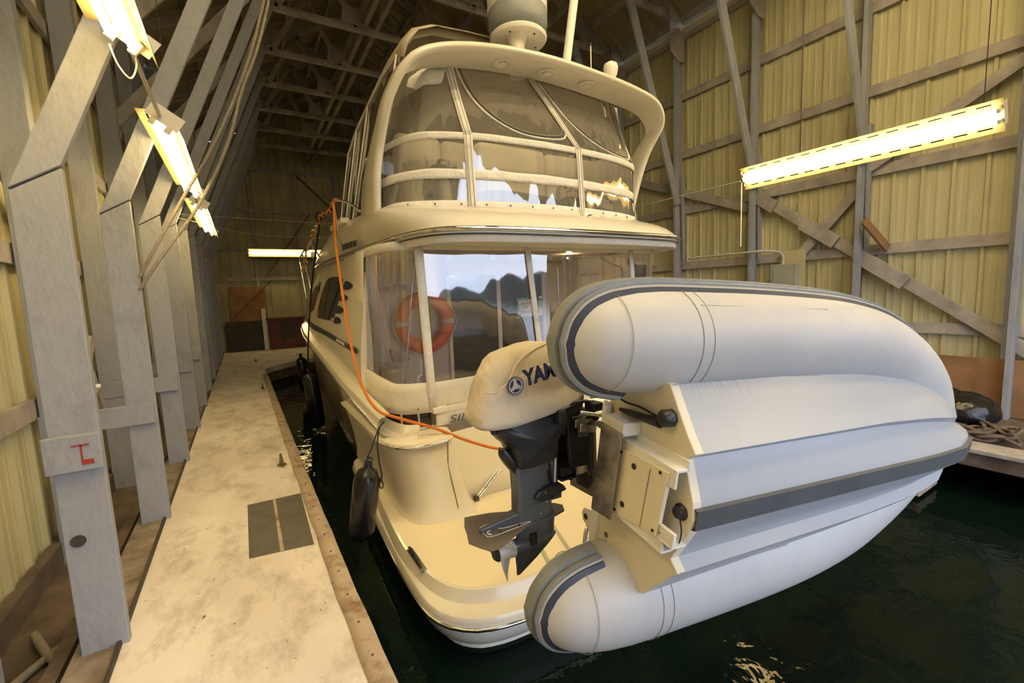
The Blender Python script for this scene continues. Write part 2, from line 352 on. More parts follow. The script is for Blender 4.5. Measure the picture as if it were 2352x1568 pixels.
# water, dock, side floors
w = MB().box(-60, 120, -120, 24, -3, 0).build('water', 'water'); tag(w, 'dark green still harbour water round the hull', 'water', kind='structure')
DX0, DX1 = -.70, .375
fl = MB()
fl.prism([(DX0, -2.8), (.46, -2.8), (.45, 1.0), (.41, 2.6), (.39, 5), (DX1, 9), (.37, 13.3), (.60, 13.9), (1.45, 14.8), (4.6, 16.4), (8, 17.2), (8, 19.1), (DX0, 19.1)], lambda a, c, t: (a, c, t), .30, .45)
fl = fl.build('floor', 'dock', bevel=.006); tag(fl, 'long cream painted plywood walkway with dark scuffs', 'dock', kind='structure')
MB().box(DX0, .33, -2.8, 13.4, .02, .30).build('fascia_board', 'darktimber', fl)
MB().prism([(.33, 13.4), (.6, 13.95), (1.45, 14.85), (4.6, 16.5), (8, 17.3), (8, 19), (.33, 19)], lambda a, c, t: (a, c, t), .02, .30).build('fascia_board', 'darktimber', fl)
mb = MB(); mb.box(DX0-.012, DX0+.004, -2.8, 19.1, .40, .475); mb.build('edge_batten', 'blackboard', fl)
f2 = MB().box(-1.4, -.72, -2.8, 19.1, .22, .30).build('floor_2', 'darktimber'); tag(f2, 'dark brown boards between the posts and the wall', 'floor', kind='structure')
s2 = MB(); s2.box(-.90, -.715, -2.8, 19.1, .30, .455); s2 = s2.build('sill_beam', 'sill', f2, bevel=.01)
MB().box(-1.02, -.95, -2.8, 19.1, .30, .39).build('floor_batten', 'darktimber', f2)
# metal edge strip on the dock's water side with its nail heads
es = thing('dock_edge_strip', 'rusty bent edge strip nailed along the dock side facing the boat', 'edge strip')
mb = MB(); rows = []
for i in range(90):
    y = -2.8+i*.17
    if y > 12.4: break
    x = ip(y, [-3, 1, 2.6, 5, 9, 13], [.455, .447, .408, .388, .373, .365]); j = .002*math.sin(i*1.9)+.0015*math.sin(i*5.3)
    rows.append([(x-.085+j*1.5, y, .4535), (x-.01, y, .462), (x+.03+j, y, .44), (x+.045+j, y, .36), (x+.035, y, .28)])
mb.grid(rows); rel(mb.build('flashing', 'edge', smooth=40, solid=.004), es)
for i in range(44):
    y = .2+i*.27; x = ip(y, [-3, 1, 2.6, 5, 9, 13], [.455, .447, .408, .388, .373, .365])
    rel(MB().ball((x-.028, y, .462), .008, .008, .005, 8, 5).build('nail', 'rust', smooth=60), es)
pm = thing('rubber_patch', 'dark grey square patch set into the cream dock with a tan seam', 'patch', (.09, 3.86, .45))
rel(MB().prism([(-.115, 3.43), (.29, 3.36), (.305, 4.36), (-.115, 4.385)], lambda a, c, t: (a, c, t), .449, .4525).build('patch_sheet', 'patch'), pm)
rel(MB().prism([(.075, 3.40), (.10, 3.395), (.10, 4.37), (.08, 4.372)], lambda a, c, t: (a, c, t), .4526, .4545).build('tan_seam', 'edge'), pm)

# right-hand finger dock with the things lying on it
f3 = MB().box(6.05, 8.0, -2.8, 19, .30, .45).build('floor_3', 'darktimber', bevel=.01); tag(f3, 'dark boards of the far side dock below the right wall', 'dock', kind='structure')
MB().box(6.0, 6.30, .9, 1.5, .451, .50).build('pale_plank', 'timber', f3, bevel=.01)
MB().box(5.55, 6.05, 1.50, 1.62, .03, .13).build('timber_stub', 'edge', f3, bevel=.01)
bb = MB().box(7.835, 7.855, .4, 2.85, .455, 1.16).build('leaning_plywood', 'brownboard'); tag(bb, 'brown plywood board leaning low on the right wall', 'board')
bb.modifiers.new('b', 'BEVEL').width = .004
tb = MB(); random.seed(3); tb.ball((6.95, 1.55, .66), .30, .30, .21, 22, 14, .16); tb.ball((7.05, 1.75, .78), .16, .16, .12, 14, 10, .2)
tag(tb.build('trash_bag', 'trash', smooth=50), 'crumpled black plastic bag on the far side dock at right', 'bag')
ns = thing('fishing_net', 'dark tangled netting heap under the black bag at far right', 'net', (6.7, 1.35, .45))
mb = MB()
for i in range(9):
    c = (6.65+.05*math.sin(i), 1.35+.25*random.uniform(-1, 1), .50+.012*i); mb.tube([(c[0]+.25*math.cos(a), c[1]+.2*math.sin(a*1.0+i), c[2]+.02*math.sin(3*a)) for a in np.linspace(0, 6.28, 22)], .018, 6)
rel(mb.build('netting', 'darktimber', smooth=60), ns)

# ================================================================== TIMBER FRAMES
FY = [2.95+1.585*k for k in range(-3, 10)]
ordn = {2: 'out of view beside the camera', 3: 'nearest in view at left, red marks on its post', 4: 'second in view from the camera', 5: 'third in view from the camera',
        6: 'fourth in view from the camera', 7: 'fifth in view from the camera', 8: 'sixth in view from the camera', 9: 'seventh in view from the camera', 10: 'eighth in view from the camera', 11: 'ninth in view, third from the back wall',
        12: 'last one, closest to the back wall', 0: 'at the open door end behind the camera', 1: 'just behind the camera'}
ordn[11] = 'ninth in view, next to last before the back wall'; 
for k, Y in enumerate(FY):
    f = thing('timber_frame', 'grey timber building frame, '+ordn[k], 'frame', (-.75, Y, .3), 'timber frames of the boathouse')
    kz = min(3.6, 2.87+.155*(k-3))
    P = lambda mb, n, m='post', b_=.005: rel(mb.build(n, m, bevel=b_), f)
    P(MB().prism([(-.855, .44), (-.665, .44), (-.665, kz), (-.855, kz-.12)], lambda a, c, t: (a, t, c), Y-.025, Y+.025), 'post')
    P(MB().box(-.850, -.70, Y+.030, Y+.14, .44, kz-.15), 'post')
    P(MB().box(-1.33, -1.15, Y-.05, Y+.05, .24, 7.25), 'post')
    if k != 3: P(MB().box(-1.34, -.68, Y-.065, Y-.03, 1.28, 1.44), 'tie_block')
    if k == 3: P(MB().box(-.87, -.66, Y-.065, Y-.028, 1.42, 1.60), 'splice_board')
    if k == 3:
        P(MB().lathe([(.012, 0), (.030, 0), (.030, -.006), (.012, -.006)], (-.80, Y-.026, 1.06), 'Y', 20), 'knot_hole', 'blackboard', 0)
        P(MB().box(-.735, -.69, Y-.0675, Y-.064, 1.45, 1.475).box(-.765, -.70, Y-.0675, Y-.064, 1.545, 1.553).box(-.735, -.728, Y-.0675, Y-.064, 1.475, 1.55), 'red_marks', 'red', 0)
    # big inclined leg from post to bottom chord
    xt = .98
    P(MB().prism([(-.855, kz-.11), (-.665, kz+.01), (-.665+(7.6-kz)/2.4, 7.6), (-.855+(7.72-kz)/2.4, 7.6)], lambda a, c, t: (a, t, c), Y-.03, Y+.02), 'leg_beam')
    P(MB().beam((-1.2, Y+.06, 4.6), (.45, Y+.06, 6.6), .14, .05, (0, 1, 0)), 'knee_brace', 'timber')
    # right side: posts, leaning leg beams tapering to a point
    P(MB().box(7.70, 7.83, Y-.03, Y+.03, .44, 7.3), 'post')
    P(MB().box(7.86, 7.98, Y+.03, Y+.10, .44, 7.3), 'post')
    P(MB().beam((7.74, Y-.05, 3.85), (6.42, Y-.05, 7.4), .17, .05, (0, 1, 0)), 'leg_beam')
    P(MB().prism([(7.86, 4.4), (7.98, 4.4), (7.97, 2.75), (7.93, 2.60)], lambda a, c, t: (a, t, c), Y-.06, Y-.01), 'leg_beam')
    # truss
    P(MB().box(.70, 7.35, Y-.02, Y+.02, 7.34, 7.47), 'bottom_chord', 'timber')
    for s, xe in ((-1, -1.4), (1, 8.0)):
        P(MB().beam((RX, Y+.03, RZ-.06), (xe, Y+.03, EZ-.04), .16, .05, (0, 1, 0)), 'rafter', 'timber')
    for a, b_, c, d in ((1.0, 7.4, .55, 8.05), (1.0, 7.4, 1.75, 8.65), (2.35, 7.4, 1.75, 8.65), (2.35, 7.4, RX, 9.45), (4.1, 7.4, RX, 9.45), (4.1, 7.4, 5.2, 8.6), (5.6, 7.4, 5.2, 8.6), (5.6, 7.4, 6.3, 8.0), (6.9, 7.4, 6.3, 8.0)):
        P(MB().beam((a, Y-.03, b_), (c, Y-.03, d), .10, .045, (0, 1, 0)), 'web_member', 'timber')
    for gx in (2.35, 4.1):
        P(MB().prism([(gx-.26, 7.45), (gx+.26, 7.45), (gx+.12, 7.75), (gx-.20, 7.80)], lambda a, c, t: (a, t, c), Y-.065, Y-.045), 'gusset_plate', 'timber')
    P(MB().prism([(7.52, 6.75), (7.75, 6.6), (7.92, 6.6), (7.95, 7.25), (7.5, 7.62)], lambda a, c, t: (a, t, c), Y-.06, Y-.04), 'gusset_plate', 'timber')
    if k == 3:
        P(MB().beam((7.60, Y-.12, 3.02), (7.92, Y-.30, 2.62), .15, .035, (0, 1, 0)), 'loose_board', 'brownboard')
for x, n in ((2.55, 'topmost lengthwise beam running over the truss chords, left of its pair'), (2.78, 'lengthwise beam running over the truss chords, right of its pair')):
    tag(MB().box(x-.045, x+.045, YF, YB-.1, 7.475, 7.58).build('catwalk_beam', 'timber', bevel=.004), n, 'beam', 'lengthwise beams on the trusses')

# ================================================================== LIGHTS
def strip_light(loc, L, axis, tilt, label, hot=False, hang=None):
    """two-tube fixture, built along local X, opening downwards"""
    t = thing('fluorescent_light', label, 'ceiling light', loc, 'fluorescent strip lights')
    h = L/2
    mb = MB(); mb.box(-h, h, -.05, .05, .02, .075); mb.build('housing', 'whitemetal', t, bevel=.004)
    for s in (-1, 1):
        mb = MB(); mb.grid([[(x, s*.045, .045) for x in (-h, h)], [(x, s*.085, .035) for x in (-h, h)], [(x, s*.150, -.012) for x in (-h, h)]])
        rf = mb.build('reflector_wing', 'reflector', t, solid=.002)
        n = int(L/.17)
        sl = MB()
        for i in range(n):
            x = -h+.08+i*(L-.1)/n; a = s*.100; z = .0235; sl.add([(x, s*.100, .0195), (x+.10, s*.100, .0195), (x+.10, s*.110, .0125), (x, s*.110, .0125)], [(0, 1, 2, 3)])
        tag(sl.build('vent_slots', 'slot', rf), kind='stuff')
        mb = MB(); mb.tube([(-h+.05, s*.048, -.012), (h-.05, s*.048, -.012)], .019, 14); mb.build('lamp_tube', 'tubefill' if hot else 'tubelit', t, smooth=50)
        for e in (-1, 1): MB().box(e*(h-.03)-.012, e*(h-.03)+.012, s*.048-.018, s*.048+.018, -.035, .03).build('socket', 'white', t, bevel=.003)
    for e in (-1, 1): MB().box(e*h-.002, e*h+.002, -.10, .10, -.0, .10).build('end_plate', 'whitemetal', t)
    t.rotation_euler = Euler((tilt, 0, R(90) if axis == 'Y' else 0), 'XYZ')
    for p, q in (hang or ()): rel(MB().tube([p, q], .004, 6).build('hanging_wire', 'black'), t)
    return t
for y, n, x, z, L in ((1.66, 'glowing strip light hung by the left posts, nearest the camera at the upper left corner', -.36, 3.46, 2.40), (4.95, 'glowing strip light hung by the left posts, middle one of the row of three', -.352, 3.43, 2.2), (7.95, 'small distant strip light hung by the left posts, farthest of the row of three', -.352, 3.43, 2.44)):
    strip_light((x, y, z), L, 'Y', R(34), n, hang=[((x, y+d, z+.06), (x, y+d, 7.34)) for d in ((-.30,) if y < 2 else (-.41,) if y < 6 else (-.245,))])
strip_light((6.00, 2.43, 3.62), 2.44, 'Y', R(62), 'long bright strip light hanging before the yellow right wall', hang=[((6.06, 2.43+d, 3.66), (6.06, 2.43+d, 7.34)) for d in (-1.07, .52)])
strip_light((1.62, 18.6, 4.02), 2.5, 'X', R(-60), 'horizontal strip light on the far back wall left of the boat', hang=[((1.62+d, 18.65, 4.05), (1.62+d, YB-.1, 4.15)) for d in (-.9, .9)])
strip_light((6.00, -1.35, 3.62), 2.44, 'Y', R(40), 'added unseen fill strip light behind the camera, in line with the right one', hang=[((6.05, -1.35+d, 3.68), (6.05, -1.35+d, 7.34)) for d in (-.47, 1.12)])  # added lamp out of view, there to fill in warm light
strip_light((6.90, 7.9, 3.62), 2.44, 'Y', R(40), 'added fill strip light hidden beyond the boat on the right side', hang=[((6.95, 7.9+d, 3.68), (6.95, 7.9+d, 7.34)) for d in (-.18,)])  # added lamp, concealed by the boat, brightens the far right side
for x in (1.2, 4.9): strip_light((x, -.23, 7.1), 2.44, 'X', 0, 'added unseen fill light high under the roof behind the photographer, '+('left one' if x < 3 else 'right one'), True, [((x+d, -.23, 7.15), (x+d, -.23, 7.36)) for d in (-.9, .9)])  # pair added out of view to throw warm light on the boat's stern
strip_light((1.3, 1.36, 7.1), 2.44, 'X', 0, 'added unseen fill light high under the roof above the photographer, left one', True, [((1.3+d, 1.36, 7.15), (1.3+d, 1.36, 7.36)) for d in (-.9, .9)])  # added overhead, out of view, for warm light on the platform
strip_light((4.7, 1.36, 7.1), 2.44, 'X', 0, 'added unseen fill light high under the roof above the photographer, right one', True, [((4.7+d, 1.36, 7.15), (4.7+d, 1.36, 7.36)) for d in (-.9, .9)])  # second added overhead fill for the platform, also unseen

# ================================================================== MOTOR YACHT (centre line x = 2.76)
CX = 2.76
yacht = thing('motor_yacht', 'large cream motor yacht with enclosed cockpit and flybridge, moored stern-to in the boathouse', 'boat', (CX, 3.6, 0))
def Y_(mb, n, m, **k): return rel(mb.build(n, m, **k), yacht)
def mir(pts): return list(pts)+[((2*CX-p[0]),)+tuple(p[1:]) for p in reversed(pts[:-1])]
def rs(path, n=60):               # catmull then resample evenly by length (2D/3D)
    P = catmull([tuple(p)+(0,)*(3-len(p)) for p in path], 8); P = np.array([tuple(p) for p in P])
    d = np.r_[0, np.cumsum(np.linalg.norm(np.diff(P, axis=0), axis=1))]; t = np.linspace(0, d[-1], n)
    return np.stack([np.interp(t, d, P[:, i]) for i in range(3)], 1)
def ofs(P, d, dz=0):              # offset a path horizontally; positive = inward (to the left of travel port fwd -> aft -> starboard)
    Q = np.array(P); T = np.gradient(Q[:, :2], axis=0); T /= np.linalg.norm(T, axis=1)[:, None]
    N = np.stack([-T[:, 1], T[:, 0]], 1); Q[:, :2] += N*d; Q[:, 2] += dz; return Q
def zset(P, z): Q = np.array(P); Q[:, 2] = z; return Q
sheerX = lambda Y: ip(Y, [2, 3.3, 5, 7, 8.5, 9.5, 11, 12.5, 13.8, 14.3], [.95, .92, .87, .88, .92, .99, 1.4, 1.95, 2.5, 2.76])
sheerZ = lambda Y: ip(Y, [3.5, 5, 6.4, 8.6, 11, 14.3], [1.14, 1.30, 1.44, 1.62, 1.85, 2.1])
wlX = lambda Y: ip(Y, [3.5, 5.4, 7, 8.7, 11, 13, 14.3], [1.08, 1.15, 1.22, 1.36, 1.95, 2.6, 2.76])
side = lambda Y, z: sheerX(Y)+.05+max(0, z-1.6)*.13
Ys = list(np.linspace(3.62, 14.3, 44))
rows = []
for Y in Ys:
    s, w_, zs = CX-sheerX(Y), CX-wlX(Y), sheerZ(Y)
    half = [(0, -.75), (w_*.7, -.45), (w_*.97, -.12), (w_, 0), (w_+(s-w_)*.28, .28), (w_+(s-w_)*.62, .62), (s-.05, zs-.10)]
    ins = .14*min(1, max(0, (5.45-Y)/.25)); half = [(max(0, x-ins) if z < zs-.2 else x-ins*.5, z) for x, z in half]
    rows.append([(CX-x, Y, z) for x, z in reversed(half)]+[(CX+x, Y, z) for x, z in half[1:]])
hull = Y_(MB().grid(rows).add(rows[0], [tuple(range(len(rows[0])))]), 'hull', 'hulldark', smooth=40)
rows = []
for Y in Ys:
    s, zs = CX-sheerX(Y), sheerZ(Y)
    half = [(s-.05, zs-.10), (s-.02, zs-.10), (s+.035, zs-.05), (s+.045, zs+.01), (s+.03, zs+.055), (s-.04, zs+.075), (s-.07, zs+.075)]
    rows.append((Y, half))
for sg in (-1, 1):
    rail = Y_(MB().grid([[(CX+sg*x, Y, z) for x, z in h] for Y, h in rows]), 'rub_rail', 'hullgel', smooth=50)
    Y_(MB().tube([(CX+sg*(CX-sheerX(Y)+.047), Y, sheerZ(Y)-.02) for Y in Ys], .012, 8), 'rub_rail_chrome', 'chrome', smooth=60)
# cabin sides and house
def htop(Y): return ip(Y, [3, 6.8, 7.6, 8.2, 8.8, 9.4, 10], [2.7, 2.7, 2.64, 2.5, 2.28, 2.0, 1.85])
for sg in (-1, 1):
    rows = []
    for Y in np.linspace(4.42, 5.75, 8):
        zb = sheerZ(Y)+.07; rows.append([(CX+sg*(CX-side(Y, z)), Y, z) for z in [zb+(2.68-zb)*t for t in np.linspace(0, 1, 8)]]+[(CX+sg*(CX-side(Y, 2.68)-.10), Y, 2.68), (CX+sg*(CX-side(Y, 1.5)-.16), Y, zb)])
    Y_(MB().grid(rows, True).add(rows[0], [tuple(range(len(rows[0])))]).add(rows[-1], [tuple(range(len(rows[0])))]), 'cabin_side', 'hullgel', smooth=40)
rows = []
for Y in list(np.linspace(5.75, 9.4, 18)):
    zb, zt = sheerZ(Y)+.07, htop(Y); zz = [zb+(zt-zb)*t for t in np.linspace(0, 1, 8)]
    L_ = [(side(Y, z), Y, z) for z in zz]+[(side(Y, zt)+.12, Y+.03, zt+.04)]
    rows.append(L_+[(2*CX-x, y, z) for x, y, z in reversed(L_)])
rows.append([(min(max(p[0]+.0, 1.2), 2*CX-1.2), 9.9, 1.78) for p in rows[-1]])
Y_(MB().grid(rows).add(rows[0], [tuple(range(len(rows[0])))]), 'cabin', 'hullgel', smooth=35)
rows = [[(sheerX(Y)+.05, Y, sheerZ(Y)+.07), (CX, Y, sheerZ(Y)+.14), (2*CX-sheerX(Y)-.05, Y, sheerZ(Y)+.07)] for Y in np.linspace(9.0, 14.25, 14)]
Y_(MB().grid(rows), 'foredeck', 'gel', smooth=60)
def onside(poly, n, m, d=.014, inset=None, border=None):
    """closed outline (Y,z) laid on both cabin sides, fanned from its centre so that it follows the side"""
    for sg in (-1, 1):
        P = [tuple(p)[:2] for p in catmull([(a, c, 0) for a, c in poly], 4, True)]; c0 = np.mean(np.array(P), 0)
        g = lambda a, c, e: (CX+sg*(CX-side(a, c)+e), a, c)
        mb = MB(); rings = [[g(c0[0]+(a-c0[0])*t, c0[1]+(c-c0[1])*t, d) for a, c in P] for t in (.01, .35, .7, .97)]+[[g(a, c, -.01) for a, c in P]]
        mb.grid(rings, True); w_ = Y_(mb, n, m, smooth=40)
        if border: Y_(MB().tube([g(a, c, .012) for a, c in P], border, 6, closed=True), n+'_frame', 'gel', smooth=60).parent = yacht
        if inset:
            for q in inset: rel(MB().grid([[g(a, c, d+.004) for a, c in q[0]], [g(a, c, d+.004) for a, c in q[1]]]).build('window_mullion', 'black'), yacht)
onside([(7.41, 1.96), (7.24, 2.135), (6.96, 2.313), (6.67, 2.442), (6.43, 2.50), (6.0, 2.505), (5.58, 2.473), (5.42, 2.43), (5.50, 2.311), (5.66, 2.154), (5.86, 2.003), (6.1, 1.94), (6.7, 1.94)], 'side_window', 'window', border=.008,
       inset=[([(6.72, 1.97), (6.30, 2.48)], [(6.68, 1.97), (6.26, 2.48)])])
onside([(8.95, 2.02), (8.6, 2.22), (8.25, 2.34), (7.78, 2.435), (7.24, 2.487), (7.33, 2.377), (7.62, 2.211), (7.95, 2.06), (8.4, 2.0)], 'front_side_window', 'window', border=.008)
for q in ([(5.37, 2.335), (5.26, 2.405), (5.07, 2.40), (4.88, 2.345), (4.97, 2.312), (5.2, 2.315)], [(5.54, 2.20), (5.44, 2.262), (5.25, 2.262), (5.07, 2.222), (5.16, 2.192), (5.35, 2.188)],
          [(5.72, 2.05), (5.65, 2.13), (5.48, 2.13), (5.30, 2.092), (5.34, 2.055), (5.53, 2.045)], [(5.85, 1.925), (5.76, 2.0), (5.58, 2.0), (5.42, 1.962), (5.48, 1.925), (5.66, 1.92)]):
    onside(q, 'vent_port', 'window', border=.006)
for sg in (-1, 1):
    g = lambda a, c: (CX+sg*(CX-side(a, c)+.018), a, c)
    Y_(MB().grid([[g(Y, z0+ (z1-z0)*t) for Y, z0, z1 in ((4.5, 1.665, 1.722), (5.18, 1.695, 1.745), (6.05, 1.725, 1.785), (8, 1.755, 1.835), (9.2, 1.80, 1.87), (9.4, 1.82, 1.88))] for t in (0, .5, 1)]), 'side_stripe', 'stripe')
mt = frame_mtx((side(5.25, 1.76)-.024, 5.3, 1.722), (0, -1, -.035), (.13, 0, 1)); text('model_lettering', '38 SPORT BRIDGE', 'canvasw', .05, mt, yacht, .0008, 1.25)
Y_(MB().tube(catmull([(wlX(6)-.14, 7.35, 1.05), (wlX(6)-.17, 7.1, 1.17), (1.0, 6.8, 1.10), (1.045, 6.2, .86), (1.09, 5.95, .72), (1.085, 6.1, .70), (1.04, 6.6, .86)], 6, True), .016, 8, closed=True), 'hull_port_frame', 'chrome', smooth=60)
# overhang, rim and flybridge coaming
OV = rs(mir([(1.25, 9.0), (1.09, 8.06), (1.02, 6.6), (1.10, 4.93), (1.16, 4.2), (1.21, 3.65), (1.34, 3.28), (1.63, 3.11), (2.1, 3.06), (2.76, 3.04)]), 120)
FT = rs(mir([(1.30, 8.7), (1.20, 8.0), (1.12, 6.5), (1.12, 5), (1.13, 4.3), (1.20, 3.95), (1.4, 3.75), (1.75, 3.62), (2.2, 3.54), (2.76, 3.5)]), 120)
ftz = lambda Y: ip(Y, [3.5, 4, 5.2, 6.2, 7.2, 8.0, 8.7], [2.96, 2.99, 3.08, 3.11, 3.0, 2.84, 2.72])
FTz = np.array([(x, y, ftz(y)) for x, y, _ in FT])
OZ = 2.70
rows = [zset(ofs(OV, .5), OZ-.035), zset(ofs(OV, .06), OZ-.045), zset(ofs(OV, .01), OZ-.035), zset(OV, OZ-.02), zset(OV, OZ+.01), zset(ofs(OV, .02), OZ+.03)]
Y_(MB().grid(rows), 'overhang_edge', 'gel', smooth=45)
mid = lambda a, b_, t, bul: (1-t)*a+t*b_+bul
A_ = zset(ofs(OV, .02), OZ+.03)
rows = [A_]
for t in (.12, .3, .5, .7, .88, 1):
    Q = A_*(1-t)+FTz*t; Q = ofs(Q, -.05*math.sin(math.pi*t)); Q[:, 2] = A_[:, 2]+(FTz[:, 2]-A_[:, 2])*(t**.75); rows.append(Q)
rows.append(ofs(FTz, .03, .02)); rows.append(ofs(FTz, .10, .01)); rows.append(zset(ofs(FTz, .12), 2.74))
Y_(MB().grid(rows), 'flybridge_coaming', 'gel', smooth=45)
Q = zset(ofs(OV, -.012), OZ+.012)
Y_(MB().tube([tuple(p) for p in Q], .020, 8), 'chrome_rub_strip', 'chrome', smooth=60)
Y_(MB().tube([tuple(p) for p in zset(ofs(OV, -.002), OZ-.028)], .007, 6), 'overhang_seam', 'stripe', smooth=60)
for z0, z1, m_, n_ in ((OZ-.04, OZ+.04, 'gel', 'flybridge_deck'),):
    Q = ofs(OV, .10); P2 = [(p[0], p[1]) for p in Q]
    Y_(MB().prism(P2, lambda a, c, t: (a, c, t), z0, z1), n_, m_)
# fore end of the flybridge
Y_(MB().grid([[(1.22+(3.08*i/12), 8.55-1.2*math.sin(math.pi*i/12)*0+.25*math.sin(math.pi*i/12), z) for i in range(13)] for z in (2.70, 2.8)]), 'flybridge_front', 'gel', smooth=60)
for x in (1.30, 2*CX-1.30): Y_(MB().lathe([(.0, -.04), (.035, -.04), (.045, -.01), (.04, .02), (0, .03)], (x-.35, 6.95, 2.86), 'X', 16), 'side_lamp', 'white', smooth=50)
mt = frame_mtx((1.015, 5.15, 2.795), (0, -1, -.02), (-.0, 0, 1)); 
text('yacht_lettering', 'SILVERTON', 'stripe', .085, frame_mtx((1.055, 5.10, 2.785), (.03, -1, -.03), (0, 0, 1)), yacht, .004, 1.5, .25, .002)
# snap hooks on the coaming and stern light
for x in (1.74, 3.80):
    Y_(MB().box(x-.035, x+.035, 3.245, 3.275, 2.735, 2.785), 'hook_plate', 'white', bevel=.01)
    Y_(MB().ball((x, 3.24, 2.755), .010, .012, .010, 10, 8), 'hook', 'black', smooth=60)
sl = Y_(MB().prism([(-.06, -.05), (.06, -.05), (.045, .07), (-.045, .07)], lambda a, c, t: (2.97+a, t+.25*c, 2.90+c), 3.36, 3.42), 'stern_light', 'white', bevel=.012)
Y_(MB().lathe([(.0, 0), (.032, 0), (.032, -.01), (0, -.012)], (2.975, 3.355, 2.90), 'Y', 20), 'stern_light_lens', 'stripe', smooth=50)
Y_(MB().lathe([(.0, 0), (.020, 0), (.018, -.01), (0, -.012)], (2.975, 3.343, 2.90), 'Y', 20), 'stern_light_badge', 'white', smooth=50)

# cockpit: coaming, transom, quarters
EB = rs(mir([(.97, 4.75), (.98, 4.4), (1.0, 4.05), (1.10, 3.79), (1.33, 3.68), (1.8, 3.66), (2.76, 3.62)]), 140); EB = zset(EB, 1.20)
ET = rs(mir([(1.05, 4.75), (1.06, 4.4), (1.08, 4.05), (1.17, 3.79), (1.38, 3.68), (1.8, 3.655), (2.76, 3.61)]), 140); ET = zset(ET, 2.65)
def enc(i, t): return EB[i]*(1-t)+ET[i]*t
def sidx(A, x, half=None):
    r = A[:, 0]; k = [i for i in range(len(A)) if A[i, 1] < 3.9]; return min(k, key=lambda i: abs(r[i]-x))
def strip(mb, A, B_, fa, fb, off=-.006):
    """ribbon between two vertical lines given as (x bottom, x top) pairs, on the aft face"""
bot = [.17+.05*max(0, 1-abs(p[0]-.98)/.10) + .05*max(0, 1-abs(2*CX-p[0]-.98)/.10) for p in EB]
N_ = len(EB)
inner = ofs(EB, .05)
Y_(MB().grid([[tuple(enc(i, bot[i]-.01+(.975-bot[i])*t)) for i in range(N_)] for t in np.linspace(0, 1, 12)]), 'clear_curtain', 'vinyl', smooth=60)
def band(A, B_, ts, off, n, m, wob=0, i0=0, i1=None, solid=.004):
    i1 = i1 or len(A); rows = []
    for k, t in enumerate(ts):
        P0 = np.array([A[i]*(1-(t(i) if callable(t) else t))+B_[i]*(t(i) if callable(t) else t) for i in range(len(A))])
        Q = ofs(P0, -off)[i0:i1]
        if wob:
            for i in range(len(Q)): Q[i, 1] += wob*math.sin((i+i0)*.9+k*1.3)*.5; Q[i, 2] += wob*.4*math.sin((i+i0)*.37+k)
        rows.append([tuple(p) for p in Q])
    return Y_(MB().grid(rows), n, m, smooth=60, solid=solid)
band(EB, ET, [-.015, .03, .08, .12, lambda i: bot[i]], .010, 'lower_canvas', 'canvas', wob=.008)
band(EB, ET, [.965, .99, 1.02], .008, 'upper_canvas', 'canvas', wob=.003)
OI = np.linspace(0, 119, 140); OVr = np.stack([np.interp(OI, range(120), ofs(OV, .05)[:, k]) for k in range(3)], 1); OVr = zset(OVr, OZ-.048)
EO = zset(ofs(ET, -.012), 2.635)
k0 = [i for i in range(N_) if OVr[i, 1] < 4.6]
VA = ofs(OVr, -.02); Y_(MB().grid([[(VA[i, 0], VA[i, 1]+.004*math.sin(i*.8+q), z) for i in k0] for q, z in enumerate((2.675, 2.655, 2.635, 2.612))]), 'upper_valance', 'canvasw', smooth=60, solid=.004)
Y_(MB().grid([[tuple(zset(OVr, 2.655)[i]*(1-t)+EO[i]*t) for i in k0] for t in (0, .5, 1)]), 'upper_valance_liner', 'canvas', smooth=60)
def vstrap(A, B_, xa, xb, w_, t0, t1, n, m, off=.014, nt=8, wa=None):
    rows = []
    for t in np.linspace(t0, t1, nt):
        P0 = ofs(A*(1-t)+B_*t, -off); k = P0[:, 1] < 4.0; X = P0[k][:, 0]; o_ = np.argsort(X); X = X[o_]; YY = P0[k][:, 1][o_]; ZZ = P0[k][:, 2][o_]
        c = xa+(xb-xa)*(t-t0)/(t1-t0); ww = w_
        rows.append([(x, float(np.interp(x, X, YY)), float(np.interp(x, X, ZZ))) for x in (c-ww/2, c, c+ww/2)])
    return Y_(MB().grid(rows), n, m, smooth=60, solid=.004)
for xa, xb in ((1.37, 1.33), (2.56, 2.40), (3.97, 3.84)): vstrap(EB, ET, xa, xb, .075 if xa < 2 else .062, -.01, .99, 'canvas_strap', 'canvasw')
for sg in (-1, 1):
    i = 0 if sg < 0 else N_-1
    mb = MB(); rows = []
    for t in np.linspace(-.01, 1.0, 9):
        p = enc(i, t); rows.append([(p[0]+sg*.012, p[1]-.36+.10*(1-t), p[2]), (p[0]+sg*.012, p[1]-.22, p[2]), (p[0]+sg*.016, p[1]+.05, p[2])])
    mb.grid(rows); Y_(mb, 'edge_canvas', 'canvas', smooth=60, solid=.004)
for i in range(2, N_-2, 7):
    p = ofs(EB, -.016)[i]; Y_(MB().ball((p[0], p[1], p[2]+.02), .008, .008, .008, 8, 6), 'snap_fastener', 'steel', smooth=60)
for x in (1.62, 2.07, 2.75, 3.0, 3.6):   # small hook plates under the overhang behind the clear curtain
    Y_(MB().box(x-.022, x+.022, 3.70, 3.71, 2.52, 2.575), 'hook_plate', 'white', bevel=.003)
